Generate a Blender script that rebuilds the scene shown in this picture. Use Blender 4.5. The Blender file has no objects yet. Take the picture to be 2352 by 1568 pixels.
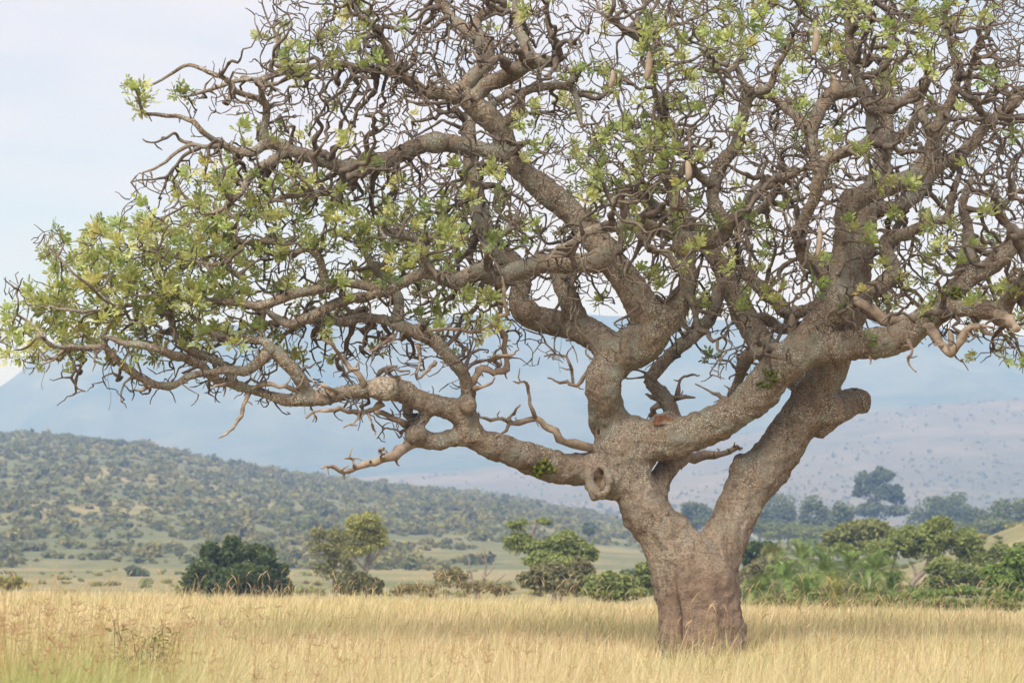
import bpy, math, random
import numpy as np
from mathutils import Vector, Matrix, noise
from mathutils.kdtree import KDTree

random.seed(11)
rng = np.random.default_rng(11)
scene = bpy.context.scene
COL = scene.collection

# ------------------------------------------------------------------ camera, sky, sun, exposure
F = 5536.0            # focal length in the units of a 2352 x 1568 picture
CX, HY = 1176.0, 1200.0
CAMZ = 1.85
D0 = 32.0             # metres to the big tree
cam_data = bpy.data.cameras.new("camera")
cam = bpy.data.objects.new("camera", cam_data)
COL.objects.link(cam)
cam.location = (0, 0, CAMZ)
cam.rotation_euler = (math.radians(90), 0, 0)
cam_data.sensor_width = 36.0
cam_data.lens = 36.0 * F / 2352.0
cam_data.shift_y = (HY - 784.0) / 2352.0
cam_data.clip_start = 0.1
cam_data.clip_end = 30000.0
cam_data.dof.use_dof = True
cam_data.dof.focus_distance = 29.5
cam_data.dof.aperture_fstop = 3.3
scene.camera = cam

SUN_EL, SUN_AZ = math.radians(50), math.radians(204)   # azimuth from +Y clockwise: behind the camera, to the left
world = bpy.data.worlds.new("World")
scene.world = world
world.use_nodes = True
wn, wl = world.node_tree.nodes, world.node_tree.links
wn.clear()
w_out = wn.new("ShaderNodeOutputWorld")
w_bg = wn.new("ShaderNodeBackground"); w_bg.inputs["Strength"].default_value = 0.12
w_sky = wn.new("ShaderNodeTexSky"); w_sky.sky_type = 'NISHITA'; w_sky.sun_disc = False
w_sky.sun_elevation = SUN_EL; w_sky.sun_rotation = SUN_AZ; w_sky.dust_density = 2.0; w_sky.air_density = 1.0
w_tc = wn.new("ShaderNodeTexCoord")
w_map = wn.new("ShaderNodeMapping"); w_map.inputs["Scale"].default_value = (1.0, 1.0, 4.2)
w_noise = wn.new("ShaderNodeTexNoise"); w_noise.inputs["Scale"].default_value = 4.6
w_noise.inputs["Detail"].default_value = 5.0; w_noise.inputs["Roughness"].default_value = 0.52
w_ramp = wn.new("ShaderNodeMapRange")
w_ramp.inputs[1].default_value = 0.30; w_ramp.inputs[2].default_value = 0.68
w_ramp.inputs[3].default_value = 0.25; w_ramp.inputs[4].default_value = 0.97
w_mix = wn.new("ShaderNodeMix"); w_mix.data_type = 'RGBA'
w_mix.inputs[7].default_value = (5.15, 4.95, 5.5, 1)
wl.new(w_tc.outputs["Generated"], w_map.inputs["Vector"])
wl.new(w_map.outputs[0], w_noise.inputs["Vector"])
wl.new(w_noise.outputs[0], w_ramp.inputs[0])
wl.new(w_ramp.outputs[0], w_mix.inputs[0])
wl.new(w_sky.outputs[0], w_mix.inputs[6])
wl.new(w_mix.outputs[2], w_bg.inputs["Color"])
wl.new(w_bg.outputs[0], w_out.inputs["Surface"])

sun_data = bpy.data.lights.new("sun", 'SUN')
sun_data.energy = 4.4
sun_data.angle = math.radians(50)
sun_data.color = (1.0, 0.955, 0.89)
sun = bpy.data.objects.new("sun", sun_data)
COL.objects.link(sun)
sdir = Vector((math.sin(SUN_AZ) * math.cos(SUN_EL), math.cos(SUN_AZ) * math.cos(SUN_EL), math.sin(SUN_EL)))
sun.rotation_euler = (-sdir).to_track_quat('-Z', 'Y').to_euler()
sun.location = sdir * 60

vs = scene.view_settings
vs.view_transform = 'Standard'; vs.look = 'None'; vs.exposure = 0.5; vs.gamma = 1.0; vs.use_curve_mapping = False
scene.render.engine = 'CYCLES'
cy = scene.cycles
cy.use_denoising = True
try:
    cy.denoiser = 'OPENIMAGEDENOISE'
except Exception:
    pass
cy.max_bounces = 6; cy.diffuse_bounces = 3; cy.transmission_bounces = 4; cy.volume_bounces = 2
cy.transparent_max_bounces = 8; cy.sample_clamp_indirect = 6.0

# ------------------------------------------------------------------ helpers
def W(px, py, d):
    """a point seen at (px, py) of the 2352 x 1568 picture, d metres away"""
    return np.array(((px - CX) / F * d, d, CAMZ + (HY - py) / F * d))

def mesh_arrays(name, verts, faces, mat=None, cols=None, smooth=False, normals=None):
    """faces: list of int arrays, each (n,k)"""
    me = bpy.data.meshes.new(name)
    verts = np.asarray(verts, dtype=np.float32)
    me.vertices.add(len(verts)); me.vertices.foreach_set("co", verts.ravel())
    idx = np.concatenate([np.asarray(f, dtype=np.int32).ravel() for f in faces])
    sizes = np.concatenate([np.full(len(f), np.asarray(f).shape[1], dtype=np.int32) for f in faces])
    me.loops.add(len(idx)); me.loops.foreach_set("vertex_index", idx)
    me.polygons.add(len(sizes))
    start = np.zeros(len(sizes), dtype=np.int32); start[1:] = np.cumsum(sizes)[:-1]
    me.polygons.foreach_set("loop_start", start)
    if smooth:
        me.polygons.foreach_set("use_smooth", np.ones(len(sizes), dtype=bool))
    me.update(calc_edges=True)
    if cols is not None:
        a = me.color_attributes.new("tint", 'FLOAT_COLOR', 'POINT')
        c = np.ones((len(verts), 4), dtype=np.float32); c[:, :3] = cols
        a.data.foreach_set("color", c.ravel())
    if normals is not None:
        me.normals_split_custom_set_from_vertices([tuple(n) for n in normals])
    if mat: me.materials.append(mat)
    return me

def obj(name, me, parent=None, loc=None):
    o = bpy.data.objects.new(name, me)
    COL.objects.link(o)
    if parent: o.parent = parent
    if loc is not None: o.location = loc
    return o

def empty(name, loc, label, cat, group=None):
    o = bpy.data.objects.new(name, None); COL.objects.link(o); o.location = loc
    o.empty_display_size = 0.3
    return tag(o, label, cat, group)

def tag(o, label=None, cat=None, group=None, kind=None):
    if label: o["label"] = label
    if cat: o["category"] = cat
    if group: o["group"] = group
    if kind: o["kind"] = kind
    return o

class Bag:
    """collects vertices and faces of one mesh"""
    def __init__(s): s.v = []; s.f = {}; s.n = 0; s.c = []
    def add(s, v, faces, c=None):
        v = np.asarray(v, dtype=np.float32)
        for f in faces:
            f = np.asarray(f, dtype=np.int64)
            s.f.setdefault(f.shape[1], []).append(f + s.n)
        s.v.append(v); s.n += len(v)
        if c is not None:
            c = np.asarray(c, dtype=np.float32)
            s.c.append(np.broadcast_to(c, (len(v), 3)))
    def mesh(s, name, mat, smooth=False, shift=None):
        v = np.concatenate(s.v)
        if shift is not None: v = v - np.asarray(shift, dtype=np.float32)
        return mesh_arrays(name, v, [np.concatenate(f) for f in s.f.values()], mat,
                           np.concatenate(s.c) if s.c else None, smooth)

def catmull(P, sub):
    P = np.asarray(P, dtype=float)
    n = len(P)
    if n < 3 or sub < 2:
        if n == 2 and sub > 1:
            t = np.linspace(0, 1, sub + 1)[:, None]; return P[0] * (1 - t) + P[1] * t
        return P
    Q = np.vstack([2 * P[0] - P[1], P, 2 * P[-1] - P[-2]])
    out = []
    ts = np.arange(sub) / sub
    for i in range(n - 1):
        p0, p1, p2, p3 = Q[i], Q[i + 1], Q[i + 2], Q[i + 3]
        for t in ts:
            out.append(0.5 * (2 * p1 + (p2 - p0) * t + (2 * p0 - 5 * p1 + 4 * p2 - p3) * t * t + (3 * p1 - p0 - 3 * p2 + p3) * t ** 3))
    out.append(P[-1])
    return np.array(out)

def tube(bag, pts, rad, sides, cap=True, col=None, wob=0.0):
    pts = np.asarray(pts, dtype=float); n = len(pts)
    T = np.empty_like(pts); T[1:-1] = pts[2:] - pts[:-2]; T[0] = pts[1] - pts[0]; T[-1] = pts[-1] - pts[-2]
    T /= np.maximum(np.linalg.norm(T, axis=1), 1e-9)[:, None]
    ref = np.array((0.0, 1.0, 0.0)) if abs(T[0][1]) < 0.9 else np.array((1.0, 0, 0))
    u = np.cross(T[0], ref); u /= np.linalg.norm(u)
    U = np.empty_like(pts)
    for i in range(n):
        u = u - T[i] * np.dot(u, T[i]); u /= max(np.linalg.norm(u), 1e-9); U[i] = u
    V = np.cross(T, U)
    a = np.linspace(0, 2 * math.pi, sides, endpoint=False)
    R = np.asarray(rad, dtype=float)[:, None, None]
    if wob: R = R * (1 + wob * rng.normal(size=(n, sides, 1)))
    ring = pts[:, None, :] + R * (np.cos(a)[None, :, None] * U[:, None, :] + np.sin(a)[None, :, None] * V[:, None, :])
    v = ring.reshape(-1, 3)
    i = np.arange(n - 1)[:, None] * sides; j = np.arange(sides)[None, :]; j2 = (j + 1) % sides
    q = np.stack([i + j, i + j2, i + sides + j2, i + sides + j], axis=-1).reshape(-1, 4)
    faces = [q]
    if cap:
        v = np.vstack([v, pts[0], pts[-1]])
        jj = np.arange(sides); k = n * sides
        faces.append(np.concatenate([np.stack([np.full(sides, k), (jj + 1) % sides, jj], 1),
                                     np.stack([np.full(sides, k + 1), (n - 1) * sides + jj, (n - 1) * sides + (jj + 1) % sides], 1)]))
    bag.add(v, faces, col)

# ------------------------------------------------------------------ materials
def newmat(name):
    m = bpy.data.materials.new(name); m.use_nodes = True
    nt = m.node_tree; nt.nodes.clear()
    return m, nt.nodes, nt.links

def nd(N, typ, **kw):
    n = N.new(typ)
    for k, v in kw.items():
        if k.startswith("i_"):
            n.inputs[k[2:]].default_value = v
        else:
            setattr(n, k, v)
    return n

def ramp(N, L, src, stops):
    r = N.new("ShaderNodeValToRGB"); e = r.color_ramp.elements
    while len(e) < len(stops): e.new(0.5)
    for k, (p, c) in enumerate(stops):
        e[k].position = p; e[k].color = (*c, 1) if len(c) == 3 else c
    L.new(src, r.inputs[0]); return r

def mixc(N, L, fac, a, b, mode='MIX'):
    m = N.new("ShaderNodeMix"); m.data_type = 'RGBA'; m.blend_type = mode
    for s, i in ((fac, 0), (a, 6), (b, 7)):
        if hasattr(s, "is_output"): L.new(s, m.inputs[i])
        elif i == 0: m.inputs[0].default_value = s
        else: m.inputs[i].default_value = (*s, 1)
    return m.outputs[2]

def noise_tex(N, L, scale, detail=4.0, rough=0.55, vec=None, dist=0.0):
    t = N.new("ShaderNodeTexNoise"); t.inputs["Scale"].default_value = scale
    t.inputs["Detail"].default_value = detail; t.inputs["Roughness"].default_value = rough
    t.inputs["Distortion"].default_value = dist
    if vec is not None: L.new(vec, t.inputs["Vector"])
    return t.outputs[0]

def bark_material():
    m, N, L = newmat("bark")
    out = nd(N, "ShaderNodeOutputMaterial"); b = nd(N, "ShaderNodeBsdfPrincipled", i_Roughness=0.9)
    b.inputs["Specular IOR Level"].default_value = 0.2
    tc = nd(N, "ShaderNodeTexCoord"); P = tc.outputs["Object"]
    big = noise_tex(N, L, 1.3, 4, 0.6, P)
    base = ramp(N, L, big, [(0.30, (0.20, 0.152, 0.115)), (0.52, (0.305, 0.243, 0.188)), (0.72, (0.385, 0.335, 0.28))]).outputs[0]
    mid = noise_tex(N, L, 27, 6, 0.75, P, 0.3)
    midr = ramp(N, L, mid, [(0.36, (0.30, 0.27, 0.25)), (0.48, (0.9, 0.88, 0.86)), (0.66, (1.45, 1.42, 1.36))]).outputs[0]
    c = mixc(N, L, 0.85, base, midr, 'MULTIPLY')
    mp = nd(N, "ShaderNodeMapping"); mp.inputs["Scale"].default_value = (1, 1, 0.28); L.new(P, mp.inputs["Vector"])
    st = noise_tex(N, L, 10, 5, 0.65, mp.outputs[0], 0.6)
    c = mixc(N, L, 0.7, c, ramp(N, L, st, [(0.36, (0.55, 0.52, 0.5)), (0.5, (1, 1, 1)), (0.66, (1.22, 1.22, 1.2))]).outputs[0], 'MULTIPLY')
    # orange brown flecks where the bark has flaked
    fl = noise_tex(N, L, 38, 3, 0.6, P)
    flm = ramp(N, L, fl, [(0.58, (0, 0, 0)), (0.66, (1, 1, 1))]).outputs[0]
    c = mixc(N, L, flm, c, (0.38, 0.245, 0.14))
    # grey green lichen crust and pale specks
    li = noise_tex(N, L, 3.2, 6, 0.72, P)
    lim = ramp(N, L, li, [(0.50, (0, 0, 0)), (0.60, (0.75, 0.75, 0.75))]).outputs[0]
    sep = nd(N, "ShaderNodeSeparateXYZ"); L.new(P, sep.inputs[0])
    hz = nd(N, "ShaderNodeMapRange"); L.new(sep.outputs[2], hz.inputs[0])
    hz.inputs[1].default_value = 0.9; hz.inputs[2].default_value = 3.2
    lm = nd(N, "ShaderNodeMath", operation='MULTIPLY'); L.new(lim, lm.inputs[0]); L.new(hz.outputs[0], lm.inputs[1])
    c = mixc(N, L, lm.outputs[0], c, (0.29, 0.295, 0.245))
    vo = nd(N, "ShaderNodeTexVoronoi", feature='F1'); vo.inputs["Scale"].default_value = 36; L.new(P, vo.inputs["Vector"])
    sp = ramp(N, L, vo.outputs["Distance"], [(0.26, (1, 1, 1)), (0.42, (0, 0, 0))]).outputs[0]
    sn = noise_tex(N, L, 2.2, 4, 0.7, P)
    snm = ramp(N, L, sn, [(0.42, (0, 0, 0)), (0.58, (1, 1, 1))]).outputs[0]
    sm = nd(N, "ShaderNodeMath", operation='MULTIPLY'); L.new(sp, sm.inputs[0]); L.new(snm, sm.inputs[1])
    sm2 = nd(N, "ShaderNodeMath", operation='MULTIPLY'); L.new(sm.outputs[0], sm2.inputs[0]); L.new(hz.outputs[0], sm2.inputs[1])
    c = mixc(N, L, sm2.outputs[0], c, (0.58, 0.57, 0.49))
    # the lower trunk is rubbed smooth to a reddish brown
    vd = nd(N, "ShaderNodeVectorMath", operation='DISTANCE'); L.new(P, vd.inputs[0]); vd.inputs[1].default_value = (0.22, -0.5, 0.45)
    wob = noise_tex(N, L, 2.5, 3, 0.6, P)
    wa = nd(N, "ShaderNodeMath", operation='MULTIPLY_ADD'); L.new(wob, wa.inputs[0]); wa.inputs[1].default_value = 1.1; L.new(vd.outputs["Value"], wa.inputs[2])
    rub = ramp(N, L, wa.outputs[0], [(0.0, (0.72, 0.72, 0.72)), (0.98, (0.66, 0.66, 0.66)), (1.0, (0, 0, 0))])
    rub.color_ramp.elements[1].position = 0.62
    mr = nd(N, "ShaderNodeMapRange"); L.new(wa.outputs[0], mr.inputs[0]); mr.inputs[1].default_value = 0.0; mr.inputs[2].default_value = 1.7
    L.new(mr.outputs[0], rub.inputs[0])
    c = mixc(N, L, rub.outputs[0], c, mixc(N, L, mid, (0.19, 0.128, 0.095), (0.35, 0.25, 0.192)))
    L.new(c, b.inputs["Base Color"])
    bm = nd(N, "ShaderNodeBump", i_Strength=1.0, i_Distance=0.03)
    hsum = nd(N, "ShaderNodeMath", operation='ADD'); L.new(mid, hsum.inputs[0])
    fine = noise_tex(N, L, 42, 4, 0.7, P); L.new(fine, hsum.inputs[1])
    L.new(hsum.outputs[0], bm.inputs["Height"]); L.new(bm.outputs[0], b.inputs["Normal"])
    L.new(b.outputs[0], out.inputs[0])
    return m

def simple_bark(name, dark, light, scale=12):
    m, N, L = newmat(name)
    out = nd(N, "ShaderNodeOutputMaterial"); b = nd(N, "ShaderNodeBsdfPrincipled", i_Roughness=0.92)
    b.inputs["Specular IOR Level"].default_value = 0.15
    tc = nd(N, "ShaderNodeTexCoord")
    n1 = noise_tex(N, L, scale, 5, 0.65, tc.outputs["Object"])
    c = ramp(N, L, n1, [(0.3, dark), (0.7, light)]).outputs[0]
    L.new(c, b.inputs["Base Color"])
    bm = nd(N, "ShaderNodeBump", i_Strength=0.6, i_Distance=0.01); L.new(n1, bm.inputs["Height"]); L.new(bm.outputs[0], b.inputs["Normal"])
    L.new(b.outputs[0], out.inputs[0]); return m

def leaf_material(name, trans=0.35, rough=0.5, spec=0.3, gain=1.0):
    """colour comes from the mesh's own leaf tint"""
    m, N, L = newmat(name)
    out = nd(N, "ShaderNodeOutputMaterial"); b = nd(N, "ShaderNodeBsdfPrincipled", i_Roughness=rough)
    b.inputs["Specular IOR Level"].default_value = spec
    at = nd(N, "ShaderNodeAttribute", attribute_name="tint")
    col = at.outputs["Color"]
    L.new(col, b.inputs["Base Color"])
    tr = nd(N, "ShaderNodeBsdfTranslucent")
    tcol = mixc(N, L, 1.0, col, (1.25 * gain, 1.2 * gain, 0.7 * gain), 'MULTIPLY')
    L.new(tcol, tr.inputs["Color"])
    mx = nd(N, "ShaderNodeMixShader"); mx.inputs[0].default_value = trans
    L.new(b.outputs[0], mx.inputs[1]); L.new(tr.outputs[0], mx.inputs[2]); L.new(mx.outputs[0], out.inputs[0])
    return m

def ground_material(name, stops, scale, fine, patch=None, bump=0.0):
    m, N, L = newmat(name)
    out = nd(N, "ShaderNodeOutputMaterial"); b = nd(N, "ShaderNodeBsdfPrincipled", i_Roughness=0.95)
    b.inputs["Specular IOR Level"].default_value = 0.1
    tc = nd(N, "ShaderNodeTexCoord"); P = tc.outputs["Object"]
    n1 = noise_tex(N, L, scale, 6, 0.6, P)
    c = ramp(N, L, n1, stops).outputs[0]
    n2 = noise_tex(N, L, fine, 5, 0.7, P)
    r2 = ramp(N, L, n2, [(0.35, (0.72, 0.74, 0.7)), (0.65, (1.2, 1.17, 1.1))]).outputs[0]
    c = mixc(N, L, 0.8, c, r2, 'MULTIPLY')
    if patch:
        s, lo, hi, pc = patch
        n3 = noise_tex(N, L, s, 7, 0.72, P)
        c = mixc(N, L, ramp(N, L, n3, [(lo, (0, 0, 0)), (hi, (1, 1, 1))]).outputs[0], c, pc)
    L.new(c, b.inputs["Base Color"]); L.new(b.outputs[0], out.inputs[0])
    return m

M_BARK = bark_material()
M_TWIG = simple_bark("twig_bark", (0.07, 0.054, 0.044), (0.235, 0.19, 0.152), 7)
M_DEAD = simple_bark("dead_wood", (0.18, 0.13, 0.098), (0.42, 0.34, 0.265), 9)
M_HOLLOW = simple_bark("hollow_wood", (0.045, 0.028, 0.018), (0.17, 0.10, 0.06), 10)
M_CAVITY = simple_bark("cavity_wood", (0.09, 0.045, 0.028), (0.30, 0.15, 0.09), 12)
M_SCAR = simple_bark("scar_wood", (0.03, 0.02, 0.014), (0.19, 0.125, 0.08), 16)
M_LEAF = leaf_material("sausage_leaf", 0.40, 0.45, 0.35, 1.15)
M_FOL = leaf_material("bush_foliage", 0.4, 0.6, 0.2)
M_GRASS = leaf_material("dry_grass", 0.3, 0.7, 0.1, 1.0)
M_FRUIT = simple_bark("fruit_skin", (0.23, 0.18, 0.135), (0.36, 0.29, 0.22), 14)
M_MOSS = simple_bark("moss", (0.05, 0.065, 0.012), (0.17, 0.19, 0.035), 30)
M_GROUND = ground_material("field_soil", [(0.35, (0.30, 0.215, 0.10)), (0.65, (0.40, 0.30, 0.15))], 0.08, 3.0)
M_VALLEY = ground_material("valley_grass", [(0.36, (0.15, 0.16, 0.07)), (0.52, (0.265, 0.225, 0.12)), (0.68, (0.16, 0.17, 0.075))], 0.022, 0.6)
M_HILL = ground_material("hill_grass", [(0.33, (0.12, 0.135, 0.062)), (0.51, (0.16, 0.16, 0.078)), (0.66, (0.30, 0.245, 0.13))], 0.016, 0.25, (0.09, 0.50, 0.62, (0.115, 0.13, 0.06)))
M_PLAIN = ground_material("plain_grass", [(0.35, (0.12, 0.115, 0.085)), (0.6, (0.175, 0.15, 0.11))], 0.005, 0.05, (0.008, 0.52, 0.66, (0.09, 0.095, 0.06)))
M_MOUNT = ground_material("mountain_scrub", [(0.35, (0.05, 0.075, 0.045)), (0.62, (0.12, 0.13, 0.075))], 0.006, 0.05, (0.004, 0.54, 0.68, (0.115, 0.11, 0.075)))

# ------------------------------------------------------------------ terrain: one sheet, cut into named pieces
U_ = lambda px: (np.asarray(px, dtype=float) - CX) / F
D_HILL0, D_HILL1, D_PL0, D_PL1, D_M0, D_M1 = 350.0, 900.0, 1150.0, 2000.0, 2300.0, 3000.0
R1X = U_([-3000, -900, 0, 150, 400, 640, 900, 1150, 1350, 1480, 1600, 1800, 2600, 5000])
R1Y = np.array([1040, 985, 1000, 1012, 1042, 1080, 1114, 1142, 1178, 1205, 1243, 1243, 1243, 1243.])
R2X = U_([-3000, 0, 700, 1000, 1300, 1500, 1750, 2000, 2200, 2352, 3000, 5000])
R2Y = np.array([1170, 1150, 1105, 1085, 1060, 1040, 985, 945, 925, 917, 900, 920.])
R3X = U_([-3000, -700, -300, -100, 0, 30, 60, 85, 130, 200, 300, 500, 700, 1000, 1180, 1450, 1700, 1900, 2100, 2200, 2352, 2800, 3400, 5000])
R3Y = np.array([1090, 1020, 960, 915, 888, 868, 842, 815, 790, 775, 766, 748, 738, 728, 718, 727, 736, 742, 748, 766, 776, 772, 790, 860.])
NEAR_D = np.array([0, 40, 45, 51, 57, 64, 80, 110, 160, 250, 350.])
NEAR_Z = np.array([0, 0, -.02, -.17, -.45, -.90, -1.5, -2.35, -3.25, -4.6, -5.0])

def zpx(py, d): return CAMZ + (HY - py) / F * d

def terrain(x, y):
    x = np.asarray(x, dtype=float); y = np.asarray(y, dtype=float)
    d = np.maximum(y, 0.0); r = np.hypot(x, y)
    front = y > 0.17 * r
    u = np.where(front, x / np.maximum(y, 0.17 * r + 1e-6), np.sign(x) * 5.8)
    u = np.clip(u, -0.69, 0.69)
    dd = np.where(front, d, 0.17 * r)
    z = np.interp(dd, NEAR_D, NEAR_Z)
    # small tilt of the field: it drops a little towards the right
    w = np.clip((dd - 22) / 20, 0, 1) * np.clip((120 - dd) / 60, 0, 1)
    z = z - 0.019 * np.clip(x, -14, 14) * w
    # yellow rise at the right edge
    z = z + 9.6 * np.exp(-((x - 58) / 17.0) ** 2 - ((dd - 215) / 40.0) ** 2)
    zr1 = zpx(np.interp(u, R1X, R1Y), D_HILL1); zr2 = zpx(np.interp(u, R2X, R2Y), D_PL1); zr3 = zpx(np.interp(u, R3X, R3Y), D_M1)
    und = 0.5 * np.sin(x * 0.021 + dd * 0.006) * np.clip((dd - 300) / 200, 0, 1)
    t = np.clip((dd - D_HILL0) / (D_HILL1 - D_HILL0), 0, 1)
    bulge = 1 + 0.10 * np.sin(u * 40 + 2.0) * np.sin(t * math.pi)
    z1 = -5 + (zr1 + 5) * (0.35 * t + 0.65 * t * t * (3 - 2 * t)) * bulge
    zb = zr1 + (-5 - zr1) * np.clip((dd - D_HILL1) / (D_PL0 - D_HILL1), 0, 1) ** 0.8
    z = np.where(dd > D_HILL0, np.where(dd > D_HILL1, zb, z1), z) + und
    t2 = np.clip((dd - D_PL0) / (D_PL1 - D_PL0), 0, 1)
    z2 = -5 + (zr2 + 5) * (0.55 * t2 + 0.45 * t2 * t2)
    z2 = z2 + 1.6 * np.sin(x * 0.006 + dd * 0.011) * np.sin(t2 * math.pi)
    z = np.where(dd > D_PL0, z2, z)
    t3 = np.clip((dd - D_M0) / (D_M1 - D_M0), 0, 1)
    zl = zr2 + 4 * np.clip((dd - D_PL1) / (D_M0 - D_PL1), 0, 1)
    s3 = np.where(t3 < 0.75, 0.62 * (t3 / 0.75) ** 1.1, 0.62 + 0.38 * np.sin((t3 - 0.75) / 0.25 * math.pi / 2))
    gul = (np.abs(np.sin(x * 0.0105 + 1.2 * np.sin(x * 0.0031))) - 0.5) * 24 + (np.abs(np.sin(x * 0.031 + dd * 0.004)) - 0.5) * 9
    z3 = zl + (zr3 - zl) * s3 - gul * np.sin(t3 * math.pi) ** 1.5
    z = np.where(dd > D_PL1, z3, z)
    z = np.where(dd > D_M1, zr3 - 0.03 * (dd - D_M1), z)
    return z

az_f = np.linspace(-0.30, 0.30, 241)
az_w = np.concatenate([np.linspace(0.30, math.pi, 40)[1:]])
az = np.concatenate([-az_w[::-1][1:], az_f, az_w[:-1]])      # full circle without the double seam
ds = np.concatenate([[0.4, 2, 5, 9], np.linspace(12, 60, 33), np.geomspace(62, 350, 34)[0:], np.linspace(362, 900, 44), np.linspace(925, 1150, 8),
                     np.linspace(1175, 2000, 36), np.linspace(2030, 3000, 60), np.linspace(3030, 3600, 6)])
ds = np.unique(ds)
A, R = np.meshgrid(az, ds)
# in front the rings are rows of equal distance, elsewhere circles
RX = np.where(np.abs(A) < 1.3, np.tan(np.clip(A, -1.3, 1.3)) * R, np.sin(A) * R / max(math.cos(1.3), 1e-3))
RY = np.where(np.abs(A) < 1.3, R, np.cos(A) * R / math.cos(1.3))
TZ = terrain(RX, RY)
TV = np.stack([RX, RY, TZ], -1)
na, nr = len(az), len(ds)
for i in range(nr):
    if 360 < ds[i] < 3000:
        amp = 0.7 if ds[i] < 1150 else (1.3 if ds[i] < 2050 else 7.0)
        fr = 0.012 if ds[i] < 2050 else 0.006
        for j in range(na):
            if abs(az[j]) < 0.6:
                TV[i, j, 2] += amp * noise.fractal((TV[i, j, 0] * fr, TV[i, j, 1] * fr, 0.3), 1.0, 2.0, 2 if ds[i] < 2050 else 4)
def sheet(name, d_lo, d_hi, mat):
    rows = [k for k in range(nr) if d_lo - 1e-6 <= ds[k] <= d_hi + 1e-6]
    V = TV[rows].reshape(-1, 3); m = len(rows)
    i = np.arange(m - 1)[:, None] * na; j = np.arange(na)[None, :]; j2 = (j + 1) % na
    q = np.stack([i + j, i + j2, i + na + j2, i + na + j], -1).reshape(-1, 4)
    o = obj(name, mesh_arrays(name, V, [q], mat, smooth=True)); tag(o, kind="structure"); return o
ring = lambda v: ds[np.argmin(np.abs(ds - v))]
b0, b1, b2, b3 = ring(56), ring(350), ring(1150), ring(2030)
sheet("ground", 0, b0, M_GROUND); sheet("valley", b0, b1, M_VALLEY); sheet("hill", b1, b2, M_HILL)
sheet("plain", b2, b3, M_PLAIN); sheet("mountain", b3, 9e9, M_MOUNT)

def gz(x, y):
    z = float(terrain(x, y))
    if 360 < y < 2030: z += (0.7 if y < 1150 else 1.3) * noise.fractal((x * 0.012, y * 0.012, 0.3), 1.0, 2.0, 2)
    return z

# the air: one closed box of pale haze
hx, hy0, hy1, hz0, hz1 = 5200.0, -1500.0, 3700.0, -8.0, 282.0
bag = Bag()
bv = [(sx * hx, y, z) for z in (hz0, hz1) for y in (hy0, hy1) for sx in (-1, 1)]
bag.add(bv, [np.array([(0, 2, 3, 1), (4, 5, 7, 6), (0, 1, 5, 4), (2, 6, 7, 3), (0, 4, 6, 2), (1, 3, 7, 5)])])
m, N, L = newmat("haze_air")
out = nd(N, "ShaderNodeOutputMaterial"); pv = nd(N, "ShaderNodeVolumePrincipled")
pv.inputs["Color"].default_value = (0.305, 0.50, 1.0, 1)
pv.inputs["Absorption Color"].default_value = (1, 1, 1, 1)
pv.inputs["Density"].default_value = 0.00053
pv.inputs["Anisotropy"].default_value = 0.15
L.new(pv.outputs[0], out.inputs["Volume"])
haze = obj("haze", bag.mesh("haze", m)); tag(haze, "thin blue haze over the savannah", "haze", kind="stuff")
#HAZE_END

# ------------------------------------------------------------------ the big tree: traced limbs
BASE = np.array([(1612 - CX) / F * D0, D0, 0.0])
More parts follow.
